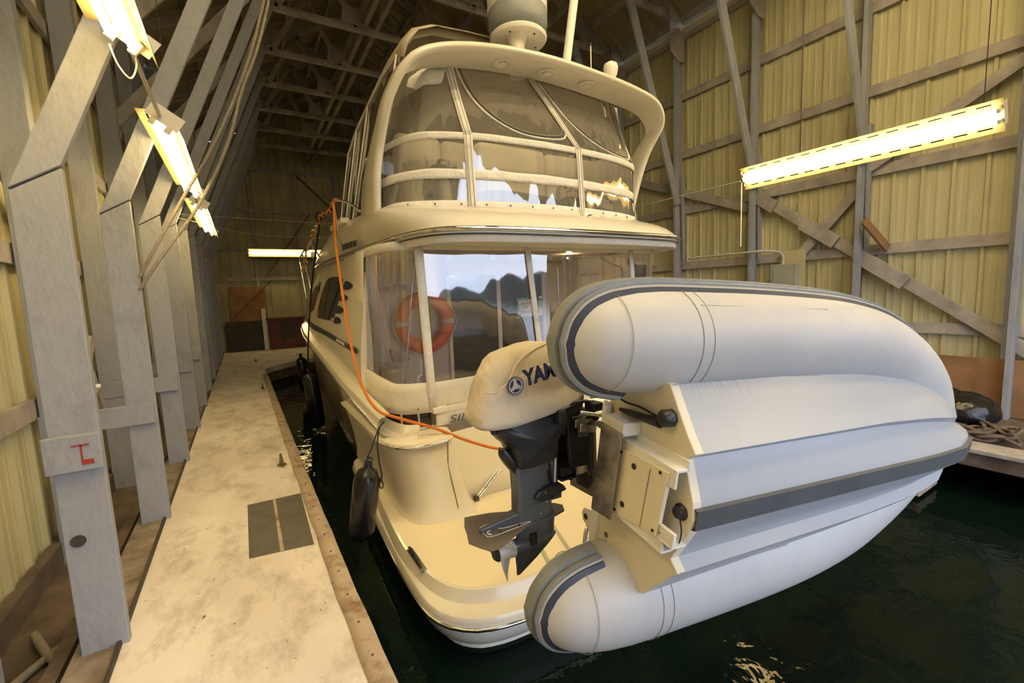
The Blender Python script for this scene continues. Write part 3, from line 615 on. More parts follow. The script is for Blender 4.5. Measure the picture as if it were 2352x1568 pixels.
# smoked window band under the canvas, corner posts
cor = [i for i in range(N_) if EB[i, 0] < 1.36]
wi = ofs(EB, .025)
for sg in (0, 1):
    rows = []
    for dz in (-.17, -.0):
        P0 = zset(wi, 1.205+dz)[cor]; 
        if sg: P0 = P0*[-1, 1, 1]+[2*CX, 0, 0]
        rows.append([tuple(p) for p in P0])
    Y_(MB().grid(rows), 'smoked_corner_panel', 'plexi', smooth=60, solid=.006)
    for k in (.35, .62, .8, .93):
        p = ofs(EB, .005)[cor[int(k*(len(cor)-1))]]; x = 2*CX-p[0] if sg else p[0]
        Y_(MB().tube([(x, p[1], 1.03), (x, p[1], 1.20)], .014, 10), 'rail_post', 'chrome', smooth=60)
aft = [i for i in range(N_) if 1.36 <= EB[i, 0] <= 2*CX-1.36]
tr = []
for z, dy in ((1.225, 0), (1.10, 0), (1.01, -.002), (.975, -.035), (.75, -.08), (.55, -.135), (.37, -.20)):
    tr.append([(EB[i, 0], EB[i, 1]+dy, z) for i in aft])
Y_(MB().grid(tr), 'transom', 'gel', smooth=30, solid=.02)
Y_(MB().prism([(1.36, 3.60), (2*CX-1.36, 3.60), (2*CX-1.36, 3.90), (1.36, 3.90)], lambda a, c, t: (a, c+.04, t), 1.16, 1.215), 'transom_cap', 'gel', bevel=.01)
text('transom_lettering', 'SILVERTON', 'grsign', .10, frame_mtx((1.50, 3.635, 1.085), (1, .0, 0), (0, .1, 1)), yacht, .003, 1.55, .25, align='LEFT')
QT = [(.90, 5.3), (.90, 4.2), (.905, 3.76), (.96, 3.48), (1.08, 3.37), (1.31, 3.37), (1.40, 3.42), (1.44, 3.66)]
QB = [(1.02, 5.3), (1.01, 4.2), (1.0, 3.7), (1.02, 3.45), (1.11, 3.29), (1.33, 3.23), (1.52, 3.23), (1.62, 3.50)]
for sg in (0, 1):
    mx = (lambda p: (2*CX-p[0], p[1], p[2])) if sg else (lambda p: tuple(p))
    a, b_ = rs(QT, 48), rs(QB, 48)
    rows = []
    for t, o_ in ((0, .03), (.02, -.03), (.05, -.035), (.09, 0), (.3, .012), (.6, .018), (.85, .008), (1, -.02)):
        Q = a*(1-t)+b_*t; Q[:, 2] = 1.045-(1.045-.365)*t; Q = ofs(Q, o_); rows.append([mx(p) for p in Q])
    Y_(MB().grid(rows), 'stern_quarter', 'gel', smooth=35)
    Q = ofs(a, .02); P2 = [tuple(p[:2]) for p in Q]+[(1.44, 3.85), (1.05, 4.2), (1.0, 5.3)]
    Y_(MB().prism(P2, lambda x, y, t: mx((x, y, t)), .98, 1.045), 'quarter_cap', 'gel', bevel=.008)
    Q = zset(ofs(a*.97+b_*.03, -.045), 1.01)[12:42]
    Y_(MB().tube([mx(p) for p in Q], .011, 8), 'quarter_chrome_trim', 'chrome', smooth=60)
    Q = ofs(a, .05); rows = [[mx((p[0], p[1], 1.045)) for p in Q], [mx((p[0]+.04, p[1]+.08, 1.06)) for p in Q], [mx((p[0]+.07, p[1]+.12, 1.13)) for p in Q]]
    Y_(MB().grid([r_[:38] for r_ in rows]), 'quarter_moulding', 'gel', smooth=45)
    for k in (1,):
        Y_(MB().tube([mx((1.335+.03, 3.352, 1.0)), mx((1.345, 3.33, .8)), mx((1.37, 3.27, .55)), mx((1.385, 3.222, .375))], .006, 6), 'panel_seam', 'stitch', smooth=60)
# bathing platform
PR = rs(mir([(1.02, 5.45), (.945, 5.25), (.87, 4.2), (.82, 3.25), (.81, 2.82), (.83, 2.47), (.945, 2.27), (1.14, 2.16), (1.5, 2.11), (2.76, 2.03)]), 120)
PF = rs(mir([(1.10, 5.35), (1.04, 5.0), (.93, 4.1), (.86, 3.2), (.88, 2.78), (.94, 2.52), (1.06, 2.37), (1.27, 2.28), (1.6, 2.24), (2.76, 2.16)]), 120)
rows = [zset(ofs(PR, .30), .02), zset(ofs(PR, .10), .04), zset(ofs(PR, .03), .12), zset(ofs(PR, .004), .20), zset(PR, .235), zset(PR, .262), zset(ofs(PR, .012), .282), zset(ofs(PR, .03), .288)]
pf0 = zset(ofs(PF, -.025), .288); rows += [pf0, zset(ofs(PF, -.008), .34), zset(ofs(PF, .004), .365), zset(ofs(PF, .02), .372)]
plat = Y_(MB().grid(rows), 'swim_platform', 'gel', smooth=40)
P2 = [tuple(p[:2]) for p in ofs(PF, .018)]
Y_(MB().prism(P2, lambda a, c, t: (a, c, t), .33, .3725), 'platform_floor', 'gelrough')
Y_(MB().tube([tuple(p) for p in zset(ofs(PR, -.006), .222)], .013, 8), 'platform_chrome_strip', 'chrome', smooth=60)
Y_(MB().prism([tuple(p[:2]) for p in ofs(PR, .12)], lambda a, c, t: (a, c, t), -.05, .06), 'platform_underside', 'gel')
cl = Y_(MB().box(.86, .905, 2.72, 3.02, .374, .378), 'cleat_plate', 'steel', bevel=.002)
Y_(MB().tube([(.868, 2.73, .395), (.872, 2.79, .408), (.876, 2.95, .408), (.878, 3.01, .395)], [.008, .013, .013, .008], 8).box(.866, .882, 2.82, 2.84, .376, .40).box(.868, .884, 2.90, 2.92, .376, .40), 'cleat', 'stripe', smooth=50)
for p, q in (((1.62, 3.42, .385), (2.03, 3.55, .63)), ((1.655, 3.42, .385), (2.06, 3.55, .615))): Y_(MB().tube([p, q], .008, 8), 'door_stay', 'chrome', smooth=60)
for x in (1.63, 2.12): Y_(MB().box(x-.02, x+.02, 3.39, 3.44, .372, .41), 'stay_bracket', 'steel', bevel=.004)
for y0, y1, x in ((2.30, 2.62, 1.60), (2.32, 2.66, 1.80)):
    Y_(MB().prism([(x, y0), (x+.03, y0), (x+.17, y1+.1), (x+.14, y1+.1)], lambda a, c, t: (a, c, t), .3725, .377), 'grey_deck_strip', 'grey')
# davit stands that carry the dinghy
for x in (2.35, 3.2):
    Y_(MB().tube(catmull([(x, 2.45, .37), (x, 2.40, .60), (x-.03, 2.22, .80), (x-.05, 1.98, .90), (x-.05, 1.62, .92)], 6), .018, 12), 'davit_arm', 'chrome', smooth=60)
    Y_(MB().lathe([(.05, .372), (.05, .382), (.02, .39)], (x, 2.45, 0), 'Z', 20), 'davit_foot', 'chrome', smooth=40)
Y_(MB().tube(catmull([(2.31, 2.1, .86), (1.95, 2.05, .80), (1.74, 2.02, .74), (1.68, 2.0, .66), (1.66, 1.98, .58)], 6), .015, 10), 'davit_hook', 'chrome', smooth=60)

# cockpit interior
Y_(MB().box(1.06, 2*CX-1.06, 3.75, 5.65, .55, .62), 'cockpit_floor', 'interior')
Y_(MB().box(1.12, 2.36, 5.56, 5.62, .62, 2.62).box(2.36, 3.98, 5.56, 5.62, 2.50, 2.62).box(2.36, 3.98, 5.56, 5.62, .62, .74).box(3.98, 4.40, 5.56, 5.62, .62, 2.62), 'cabin_bulkhead', 'interior')
dr = Y_(MB().box(2.36, 2.41, 5.53, 5.60, .70, 2.52).box(3.13, 3.19, 5.53, 5.60, .70, 2.52).box(3.93, 3.98, 5.53, 5.60, .70, 2.52).box(2.36, 3.98, 5.53, 5.60, 2.47, 2.52), 'door_frame', 'white')
for x0, x1 in ((2.41, 3.13), (3.19, 3.93)): Y_(MB().box(x0, x1, 5.565, 5.58, .74, 2.47), 'door_glass', 'window')
cab = Y_(MB().box(4.06, 4.36, 5.15, 5.55, .62, 1.9), 'cockpit_cabinet', 'interior', bevel=.02)
Y_(MB().box(4.06, 4.40, 5.50, 5.555, 1.45, 2.05), 'door_panel', 'white', bevel=.01)
Y_(MB().tube([(4.05, 5.30, 1.90), (4.05, 5.30, 2.55)], .012, 8), 'grab_pole', 'chrome', smooth=60)
Y_(MB().prism([(1.14, .62), (1.50, .62), (1.50, 1.12), (1.42, 1.45), (1.38, 1.5), (1.30, 2.2), (1.20, 2.5), (1.14, 2.55)], lambda a, c, t: (a, t, c), 4.75, 5.5), 'bridge_steps', 'interior', bevel=.03)
Y_(MB().prism([(1.32, 1.66), (1.55, 1.52), (1.35, 1.50)], lambda a, c, t: (a, t, c), 4.71, 4.76), 'step_recess', 'interiord', bevel=.008)
Y_(MB().box(1.10, 1.42, 4.2, 4.75, .62, 1.30), 'cockpit_seat', 'seat', bevel=.05)
Y_(MB().box(1.14, 1.30, 4.2, 4.75, 1.26, 1.52), 'cockpit_seat', 'seat', bevel=.04)
Y_(MB().tube(catmull([(1.17, 4.6, 2.38), (1.14, 4.55, 2.34), (1.12, 4.5, 2.1), (1.11, 4.45, 1.80), (1.15, 4.45, 1.74)], 5), .012, 8), 'grab_rail', 'chrome', smooth=60)
Y_(MB().tube([(1.50, 4.3, 2.55), (1.28, 4.2, 1.25)], .008, 6), 'curtain_pole', 'steel', smooth=60)
Y_(MB().lathe([(0, 0), (.03, 0), (.03, -.012), (0, -.02)], (3.55, 4.4, 2.615), 'Z', 16), 'cockpit_lamp', 'warm', smooth=60)
Y_(MB().lathe([(0, 0), (.05, 0), (.05, -.015), (.03, -.02), (0, -.02)], (3.45, 4.1, 2.62), 'Z', 20), 'speaker_ring', 'white', smooth=50)
Y_(MB().tube(catmull([(3.7, 4.0, 2.58), (3.9, 4.0, 2.50), (4.1, 4.05, 2.45), (4.15, 4.1, 2.3)], 5), .01, 6), 'overhead_hose', 'interiord', smooth=60)

# ---- radar arch
lipL = [(1.16, 4.22, 2.98), (1.15, 4.1, 3.307), (1.17, 4.0, 3.543), (1.192, 3.8, 3.8), (1.238, 3.7, 3.94), (1.311, 3.62, 4.071), (1.428, 3.57, 4.168), (1.651, 3.55, 4.251), (1.963, 3.52, 4.305), (2.351, 3.5, 4.34),
        (2.846, 3.5, 4.357), (3.428, 3.52, 4.347), (3.838, 3.55, 4.332), (4.17, 3.57, 4.279), (4.345, 3.62, 4.185), (4.433, 3.7, 4.09), (4.435, 3.8, 3.973), (4.42, 3.92, 3.80), (4.41, 4.05, 3.5), (4.40, 4.22, 2.98)]
fwd = [.62, .50, .38, .22, .22, .27, .33, .37, .38, .38, .38, .38, .37, .33, .28, .24, .24, .28, .45, .62]
LP = rs([(x, y, z) for x, y, z in lipL], 90)
dl = np.r_[0, np.cumsum(np.linalg.norm(np.diff(np.array(lipL), axis=0), axis=1))]; FW = np.interp(np.linspace(0, dl[-1], 90), dl, fwd)
T = np.gradient(LP[:, [0, 2]], axis=0); T /= np.linalg.norm(T, axis=1)[:, None]; Nn = np.stack([T[:, 1], -T[:, 0]], 1)   # inward (down) normal in xz
def aoff(dy, dn, f=0):
    Q = LP.copy(); Q[:, 1] += dy+FW*f; Q[:, 0] += Nn[:, 0]*dn; Q[:, 2] += Nn[:, 1]*dn; return [tuple(p) for p in Q]
rows = [aoff(0, .03), aoff(-.022, .015), aoff(-.028, 0), aoff(-.020, -.02), aoff(0, -.035), aoff(.03, -.04), aoff(0, -.05, .5), aoff(0, -.03, .95), aoff(0, 0, 1.0), aoff(0, .02, .97), aoff(0, .025, .5), aoff(.04, .028)]
Y_(MB().grid(list(map(list, zip(*rows))), True), 'radar_arch', 'gel', smooth=50)
for x, y, z in ((2.24, 3.68, 4.305), (2.74, 3.68, 4.325), (3.26, 3.69, 4.322)):
    t_ = Y_(MB().lathe([(.085, 0), (.085, -.012), (.070, -.018), (.062, -.008), (0, -.008)], (x, y, z), 'Z', 32), 'arch_speaker', 'gel', smooth=40)
    Y_(MB().lathe([(.045, -.010), (.045, -.02), (.0, -.022)], (x+.01, y-.005, z), 'Z', 24), 'arch_speaker_cap', 'gel', smooth=40)
# dome, pole, aerials on the arch
Y_(MB().lathe([(.09, 4.36), (.085, 4.45), (.065, 4.52), (.07, 4.62), (.10, 4.73), (0.0, 4.73)], (2.58, 3.93, 0), 'Z', 28), 'dome_pedestal', 'white', smooth=50)
Y_(MB().lathe([(.0, 4.73), (.28, 4.73), (.29, 4.745), (.29, 4.765), (.275, 4.78), (0, 4.78)], (2.64, 4.0, 0), 'Z', 48), 'dome_base_plate', 'white', smooth=40)
Y_(MB().lathe([(.24, 4.78), (.29, 4.83), (.30, 4.88), (.30, 4.98), (.295, 4.99)], (2.64, 4.0, 0), 'Z', 48), 'dome_grey_band', 'rub_g', smooth=50)
Y_(MB().lathe([(.295, 4.99), (.303, 5.0), (.30, 5.35), (.28, 5.55), (.15, 5.66), (0, 5.69)], (2.64, 4.0, 0), 'Z', 48), 'radar_dome', 'white', smooth=60)
for a in range(5): Y_(MB().ball((2.64+.21*math.cos(a*1.25), 4.0+.21*math.sin(a*1.25), 4.728), .012, .012, .006, 8, 5), 'dome_bolt', 'stripe', smooth=60)
Y_(MB().tube([(3.03, 3.75, 4.38), (3.10, 3.75, 4.75), (3.30, 3.75, 5.8)], .043, 20), 'mast_pole', 'white', smooth=60)
Y_(MB().tube([(3.36, 3.72, 4.38), (3.36, 3.72, 4.74)], .006, 8), 'whip_aerial', 'white', smooth=60); Y_(MB().tube([(3.36, 3.72, 4.74), (3.36, 3.72, 4.765)], .010, 8), 'whip_aerial_tip', 'stripe')
Y_(MB().lathe([(.0, 4.36), (.03, 4.38), (.07, 4.46), (.08, 4.52), (.07, 4.56), (.03, 4.585), (0, 4.59)], (3.62, 3.70, .04), 'Z', 28), 'gps_dome', 'white', smooth=60)

# ---- flybridge enclosure
b0 = [(1.20, 4.40), (1.22, 4.15), (1.28, 3.95), (1.45, 3.80), (1.75, 3.70), (2.2, 3.61), (2.76, 3.57)]
b1 = [(1.22, 4.75), (1.26, 4.40), (1.34, 4.02), (1.50, 3.78), (1.9, 3.63), (2.3, 3.58), (2.76, 3.56)]
b2 = [(1.42, 4.55), (1.47, 4.20), (1.58, 4.0), (1.8, 3.93), (2.1, 3.90), (2.4, 3.88), (2.76, 3.87)]
FA, FB, FC = (rs(mir(b), 140) for b in (b0, b1, b2)); FA = zset(FA, 2.965); FB = zset(FB, 3.60); FC = zset(FC, 4.32)
Y_(MB().grid([[tuple(FA[i]*(1-t)+FB[i]*t) for i in range(140)] for t in np.linspace(.03, 1, 10)]), 'clear_curtain', 'vinyltop', smooth=60)
Y_(MB().grid([[tuple(FB[i]*(1-t)+FC[i]*t) for i in range(140)] for t in np.linspace(0, 1, 10)]), 'clear_curtain', 'vinyltop', smooth=60)
band(FA, FB, [-.01, .05, .12], .010, 'lower_canvas', 'canvasw', wob=.004)
band(FA, FB, [.415, .46, .50, .545], .012, 'middle_canvas_belt', 'canvasw', wob=.006)
band(FA, FB, [.935, .97, 1.0, 1.03], .012, 'upper_canvas_belt', 'canvasw', wob=.002)
for xa, xb, xc in ((1.86, 1.83, 1.80), (3.07, 3.02, 2.68), (4.14, 4.09, 3.95)):
    rows = vstrap(FA, FB, xa, xb, .075, -.02, 1.0, 'zip_strap', 'canvasw', off=.020)
    vstrap(FB, FC, xb, xc, .075, 0.0, 1.0, 'zip_strap', 'canvasw', off=.020)
    for s in (-.018, .018):
        vstrap(FA, FB, xa+s, xb+s, .003, -.01, 1.0, 'strap_seam', 'stitch', off=.0245); vstrap(FB, FC, xb+s, xc+s, .003, 0.0, 1.0, 'strap_seam', 'stitch', off=.0245)
for i in range(3, 137, 8):
    p = ofs(FA, -.018)[i]; Y_(MB().ball((p[0], p[1], p[2]+.045), .008, .008, .008, 8, 6), 'snap_fastener', 'stripe', smooth=60)
def upl(pts, r=.007, n='window_zip', m='stitch'):          # line drawn on the upper sloping curtain: (x at height t)
    Q = []
    for x, t in pts:
        P0 = FB*(1-t)+FC*t; P0 = ofs(P0, -.008); k = P0[:, 1] < 4.05; X = P0[k][:, 0]; o_ = np.argsort(X)
        Q.append((x, float(np.interp(x, X[o_], P0[k][:, 1][o_])), 3.60+.72*t))
    Y_(MB().tube(catmull(Q, 6), r, 6), n, m, smooth=60)
upl([(1.90, .98), (1.95, .72), (2.02, .50), (2.15, .30), (2.35, .16), (2.6, .13), (2.82, .17), (2.88, .27), (2.84, .45), (2.74, .75), (2.66, .98)]); upl([(1.87, .98), (1.91, .72), (1.98, .48), (2.12, .26), (2.35, .11), (2.6, .08), (2.86, .13), (2.92, .27), (2.88, .45)], .010, 'window_zip', 'canvasw')
upl([(2.80, .98), (2.92, .72), (3.05, .48), (3.25, .27), (3.5, .13), (3.8, .10), (3.95, .18), (3.96, .34), (3.90, .62), (3.85, .96)]); upl([(2.77, .98), (2.89, .70), (3.02, .45), (3.22, .23), (3.5, .08), (3.85, .06), (3.99, .15), (4.0, .34)], .010, 'window_zip', 'canvasw')
# rolled sun flap in the port corner
i0, i1 = 30, [i for i in range(140) if FC[i, 1] < 4.1 and FC[i, 0] < 1.78][-1]
i0 = [i for i in range(140) if FC[i, 1] < 4.5][0]
rows = []
for t0 in (0, .33, .66, 1):
    r_ = []
    for i in range(i0, i1+1):
        u = (i-i0)/(i1-i0); ta = .80+.12*u; tb_ = .44+.26*u; t = ta+(tb_-ta)*t0
        P0 = FB[i]*(1-t)+FC[i]*t; r_.append((P0[0]+.02, P0[1]-.02-.015*math.sin(t0*3.1), P0[2]+.01*math.sin(i*.8)))
    rows.append(r_)
Y_(MB().grid(rows), 'sun_flap', 'canvasw', smooth=60, solid=.006)
# bimini and side curtains
prof = [(0, 4.87), (.6, 4.85), (.95, 4.82), (1.14, 4.74), (1.25, 4.61), (1.30, 4.46)]
rows = []
for Y, dz, dx in ((4.18, -.05, -.03), (4.28, 0, 0), (4.7, -.02, .02), (5.2, -.12, .05), (5.6, -.27, .10), (5.95, -.46, .14), (6.05, -.60, .14)):
    h = [(x*(1+dx/1.3), Y, z+dz) for x, z in prof]; rows.append([(CX-x, y, z) for x, y, z in reversed(h)]+[(CX+x, y, z) for x, y, z in h[1:]])
Y_(MB().grid(rows), 'bimini_top', 'bimini', smooth=60, solid=.008)
e = rows[1]; Y_(MB().grid([[p for p in e], [(p[0], p[1]-.01, p[2]-.10) for p in e]]), 'bimini_aft_flap', 'bimini', smooth=60, solid=.006)
for sg in (0, 1):
    mx = (lambda p: (2*CX-p[0], p[1], p[2])) if sg else (lambda p: tuple(p))
    ed = [r_[0] for r_ in rows[1:]]
    bt = [(1.16, y, ftz(y)) for y in (4.35, 4.75, 5.25, 5.65, 5.98, 6.05)]
    Y_(MB().grid([[mx(np.array(a)*(1-t)+np.array(b_)*t) for a, b_ in zip(bt, ed)] for t in np.linspace(0, 1, 8)]), 'side_curtain', 'vinylside', smooth=60)
    for k in (0, 2, 3, 4): Y_(MB().tube([mx((bt[k][0]-.01, bt[k][1], bt[k][2])), mx((ed[k][0]-.01, ed[k][1], ed[k][2]))], .009, 6), 'curtain_seam', 'canvasw', smooth=60)
    Y_(MB().tube([mx((p[0]-.012, p[1], p[2])) for p in ed], .012, 6), 'curtain_seam', 'canvasw', smooth=60)
    Y_(MB().box(*( (1.04, 1.14) if not sg else (2*CX-1.14, 2*CX-1.04)), 5.35, 6.05, 3.07, 3.13), 'curtain_foot', 'canvas', bevel=.01)
Y_(MB().grid([[(CX+x, 6.05+.12*(1-t)*1.0, 3.05+t*(zt-3.05)) for x, zt in ((-1.43, 3.82), (-1.2, 4.0), (-.8, 4.12), (0, 4.17), (.8, 4.12), (1.2, 4.0), (1.43, 3.82))] for t in (0, .5, 1)]), 'front_curtain', 'vinylside', smooth=60)
# flybridge seats
for x0, x1, z0, z1 in ((1.48, 1.98, 3.42, 3.88), (1.99, 2.36, 3.42, 3.87), (2.42, 3.35, 3.36, 3.92), (3.36, 4.30, 3.36, 3.90)):
    Y_(MB().box(x0, x1, 4.55, 4.75, z0-.3, z1), 'bridge_seat_back', 'seat', bevel=.07, seg=5)
Y_(MB().box(1.35, 4.2, 3.98, 4.55, 2.75, 3.02), 'bridge_bench', 'seat', bevel=.05, seg=4)
Y_(MB().box(2.2, 2.9, 5.0, 5.5, 2.75, 3.5), 'helm_console', 'gel', bevel=.05)
Y_(MB().tube(catmull([(1.09, 4.62, 3.07), (1.02, 4.75, 3.17), (.97, 4.95, 3.23), (.94, 5.10, 3.25)], 6), .014, 10), 'grab_tube', 'chrome', smooth=60)
Y_(MB().tube(catmull([(.94, 5.10, 3.25), (.97, 5.2, 3.0), (1.06, 5.45, 2.76)], 6), .010, 8), 'grab_tube', 'chrome', smooth=60)
# bow rail
rl_ = [(.94, 6.3, 3.02), (.93, 7.0, 3.02), (.94, 8.2, 3.0), (1.0, 9.3, 2.9), (1.35, 11, 2.85), (1.95, 12.7, 2.85), (2.76, 14.2, 2.9)]
for sg in (0, 1):
    mx = (lambda p: (2*CX-p[0], p[1], p[2])) if sg else (lambda p: tuple(p))
    Y_(MB().tube([mx(p) for p in catmull(rl_, 8)], .013, 8), 'bow_rail', 'chrome', smooth=60)
    for p, q in (((.93, 7.0, 3.02), (1.04, 6.8, 2.74)), ((.94, 8.2, 3.0), (1.0, 8.0, 2.48)), ((.98, 9.0, 2.92), (1.02, 8.85, 2.25)), ((1.3, 10.8, 2.85), (1.38, 10.6, 1.95)), ((1.9, 12.6, 2.85), (2.0, 12.4, 2.0))):
        Y_(MB().tube([mx(p), mx(q)], .012, 8), 'rail_stanchion', 'chrome', smooth=60)

# ================================================================== DINGHY (own frame: x bow, y port, z deck side)
ca, sa, cb, sb, cg, sg_ = math.cos(-.124), math.sin(-.124), math.cos(-.072), math.sin(-.072), math.cos(-1.464), math.sin(-1.464)
RD = Matrix(((ca, -sa, 0), (sa, ca, 0), (0, 0, 1))) @ Matrix(((cb, 0, -sb), (0, 1, 0), (sb, 0, cb))) @ Matrix(((1, 0, 0), (0, cg, -sg_), (0, sg_, cg)))
din = thing('inflatable_dinghy', 'grey-white rigid inflatable dinghy tipped on its side behind the yacht, hull facing out', 'dinghy', (1.312, 1.285, 1.438))
din.rotation_euler = RD.to_euler()
D_ = lambda mb, n, m, **k: mb.build(n, m, din, **k)
rt_ = .215
cpath = [(-.375, .012), (-.370, .045), (-.357, .082), (-.325, .125), (-.28, .158), (-.21, .185), (-.11, .203), (.0, .212), (.12, .215)]
tp, tr_ = [], []
for x, r_ in cpath: tp.append((x, -.56, 0)); tr_.append(r_)
for x, y, z in ((.5, -.565, 0), (.9, -.56, 0), (1.2, -.545, .005), (1.5, -.505, .015), (1.75, -.44, .03), (1.98, -.35, .045), (2.17, -.24, .06), (2.29, -.12, .07)): tp.append((x, y, z)); tr_.append(.215)
tp.append((2.33, 0, .07)); tr_.append(.215)
tp2 = tp+[(x, -y, z) for x, y, z in reversed(tp[:-1])]; tr2 = tr_+list(reversed(tr_[:-1]))
PP = catmull(tp2, 4); RRr = list(np.interp(np.linspace(0, len(tp2)-1, len(PP)), range(len(tp2)), tr2))
D_(MB().tube(PP, RRr, 36), 'buoyancy_tube', 'tube', smooth=60)
# outline of the tube in plan, for rub strakes and seams
def edge(s, extra=0, inner=False):
    out = []
    for i, p in enumerate(PP):
        d = (PP[min(i+1, len(PP)-1)]-PP[max(i-1, 0)]).normalized(); n = Vector((d.y, -d.x, 0)).normalized()
        out.append(p+n*(RRr[i]+extra)*(1 if not inner else -1))
    return out
# n points: for starboard travel +x, d=(1,0) -> n=(0,-1): outboard
Oo = edge(1); Ii = edge(1, inner=True); m_ = len(PP)
k_in = [i for i in range(m_) if i < m_/2 and PP[i].x < -.10]
band_line = [Ii[i] for i in reversed(k_in)]+[Vector((-.380, -.56, 0))]+Oo+[]
band_line = band_line+[Vector((-.380, .56, 0))]+[Ii[m_-1-i] for i in k_in]
def rubber(line, hw, d0, d1, z0, n, m):
    L_ = []
    for p in line:
        if not L_ or (p-L_[-1]).length > .02: L_.append(p)
    rows = []
    for i, p in enumerate(L_):
        d = (L_[min(i+1, len(L_)-1)]-L_[max(i-1, 0)]).normalized(); nn = Vector((d.y, -d.x, 0)).normalized()
        rows.append([p+nn*d0+Vector((0, 0, z0-hw)), p+nn*d1+Vector((0, 0, z0-hw*.8)), p+nn*(d1+.003)+Vector((0, 0, z0)), p+nn*d1+Vector((0, 0, z0+hw*.8)), p+nn*d0+Vector((0, 0, z0+hw))])
    return D_(MB().grid(rows), n, m, smooth=50)
rubber(band_line, .076, -.020, .005, 0, 'rub_band', 'rub_n')
rubber(band_line, .064, -.01, .012, 0, 'rub_band_light', 'rub_t')
rubber(band_line, .034, .004, .034, .012, 'rub_strake', 'rub_g')
rubber(band_line, .010, .004, .022, -.040, 'rub_rib', 'rub_g')
for s in (-1, 1):      # fabric seams round the tube
    for x, r_ in ((-.20, .192), (.10, .2165), (.155, .2165)):
        yc = -.56 if x < 1 else -.537
        D_(MB().tube([(x, s*-yc*-1+0*s if False else s*.56*(1 if x < 1 else .96)+r_*math.cos(a), r_*math.sin(a)) for a in np.linspace(0, 6.283, 40)[:-1]], .0016, 5, closed=True), 'tube_seam', 'rub_t')
    D_(MB().tube([(x, s*(.56+.216*math.cos(R(-42))), .216*math.sin(R(-42))) for x in np.linspace(.13, .9, 12)], .0016, 5), 'tube_seam', 'rub_t')
    D_(MB().tube([(x, s*(.56+.216*math.cos(R(-128))), .216*math.sin(R(-128))) for x in np.linspace(.13, .9, 12)], .0022, 5), 'tube_seam', 'rub_t')
D_(MB().box(2.48, 2.56, -.06, .02, .12, .15), 'bow_patch', 'white', bevel=.01)
# hull
def hsec(x):
    cy = ip(x, [0, 1.2, 1.6, 1.9, 2.15, 2.35, 2.5], [.43, .43, .40, .345, .26, .16, .03]); cz = ip(x, [0, 1, 1.8, 2.2, 2.5], [-.19, -.16, -.13, -.09, .0])
    kz = ip(x, [0, 1.6, 1.95, 2.2, 2.38, 2.5], [-.375, -.372, -.352, -.285, -.16, -.01]); sy = cy*.52; st = cz+(kz-cz)*.60; a = ip(x, [0, 1.9, 2.2, 2.5], [1, .8, .1, 0])
    return [(cy+.045, cz+.090), (cy+.065, cz+.070), (cy+.060, cz+.054), (cy+.004, cz+.048), (cy+.002, cz+.01), (cy, cz), (sy+.055, st+.012-.012*a), (sy+.004, st-.048*a+.004), (sy-.030, st-.002*a), (.06, kz+.012), (0, kz)]
rows = []
for x in list(np.linspace(0, 1.8, 13))+[1.92, 2.04, 2.14, 2.24, 2.33, 2.41, 2.47, 2.5]:
    h = hsec(x); rows.append([(x, -y, z) for y, z in h]+[(x, y, z) for y, z in reversed(h[:-1])])
D_(MB().grid(rows), 'dinghy_hull', 'dhull', smooth=32)
rows = []
for x in list(np.linspace(-.005, 1.8, 12))+[1.95, 2.1, 2.2, 2.3, 2.38, 2.45, 2.5, 2.52]:
    k = hsec(min(x, 2.5))[-1][1]; s = hsec(min(x, 2.5))[-2]; w = .036 if x < 2.3 else .036*max(.5, (2.6-x)/.3)
    rows.append([(x, -w-.004, k+.010), (x, -w, k-.008), (x, w, k-.008), (x, w+.004, k+.010)])
D_(MB().grid(rows), 'keel_strip', 'keel', smooth=30)
fl_ = []                                                    # inner floor closing the hull on the deck side
for x in np.linspace(.05, 2.3, 10): c = hsec(x)[0]; fl_.append([(x, -c[0], -.08), (x, c[0], -.08)])
D_(MB().grid(fl_), 'dinghy_floor', 'keel')  # dark grey stands in for shade on the unlit deck side
# transom board (y, z)
hs0 = hsec(0)[3:]
tpoly = [(-.40, .17), (-.44, .02), (-.435, -.12)]+[(-y, z) for y, z in hs0]+[(y, z) for y, z in reversed(hs0[:-1])]+[(.435, -.12), (.44, .02), (.41, .17), (.20, .13), (-.20, .13)]
D_(MB().prism(tpoly, lambda a, c, t: (t, a, c), -.012, .03), 'transom_board', 'transom', bevel=.004)
pl = D_(MB().prism([(-.134, -.015), (-.150, -.302), (.103, -.284), (.156, -.015)], lambda a, c, t: (t, a, c), -.078, -.060), 'motor_pad', 'transom', bevel=.002)
for y, z in ((-.095, -.13), (.085, -.09), (-.118, -.05), (-.135, -.265), (.13, -.05), (.09, -.265)):
    MB().lathe([(.0, -.079), (.012 if abs(z+.11) < .03 else .006, -.079), (.012 if abs(z+.11) < .03 else .006, -.0815), (0, -.0815)], (0, y, z), 'X', 16).build('bolt_hole', 'black', pl, smooth=50)
MB().tube([(-.0795, -.125, -.215), (-.0795, .115, -.20)], .0016, 5).build('pad_seam', 'stitch', pl)
D_(MB().box(-.070, -.060, -.165, -.10, -.33, .04).box(-.070, -.012, -.170, -.160, -.33, .04).box(-.020, -.012, -.200, -.160, -.33, .04), 'channel_bracket', 'white', bevel=.002)
D_(MB().box(-.070, -.060, .09, .15, -.31, -.02).box(-.070, -.012, .15, .158, -.31, -.02), 'channel_bracket', 'white', bevel=.002)
D_(MB().box(-.075, -.060, .05, .10, -.36, -.29).box(-.075, -.010, .10, .107, -.36, -.29), 'angle_bracket', 'white', bevel=.002)
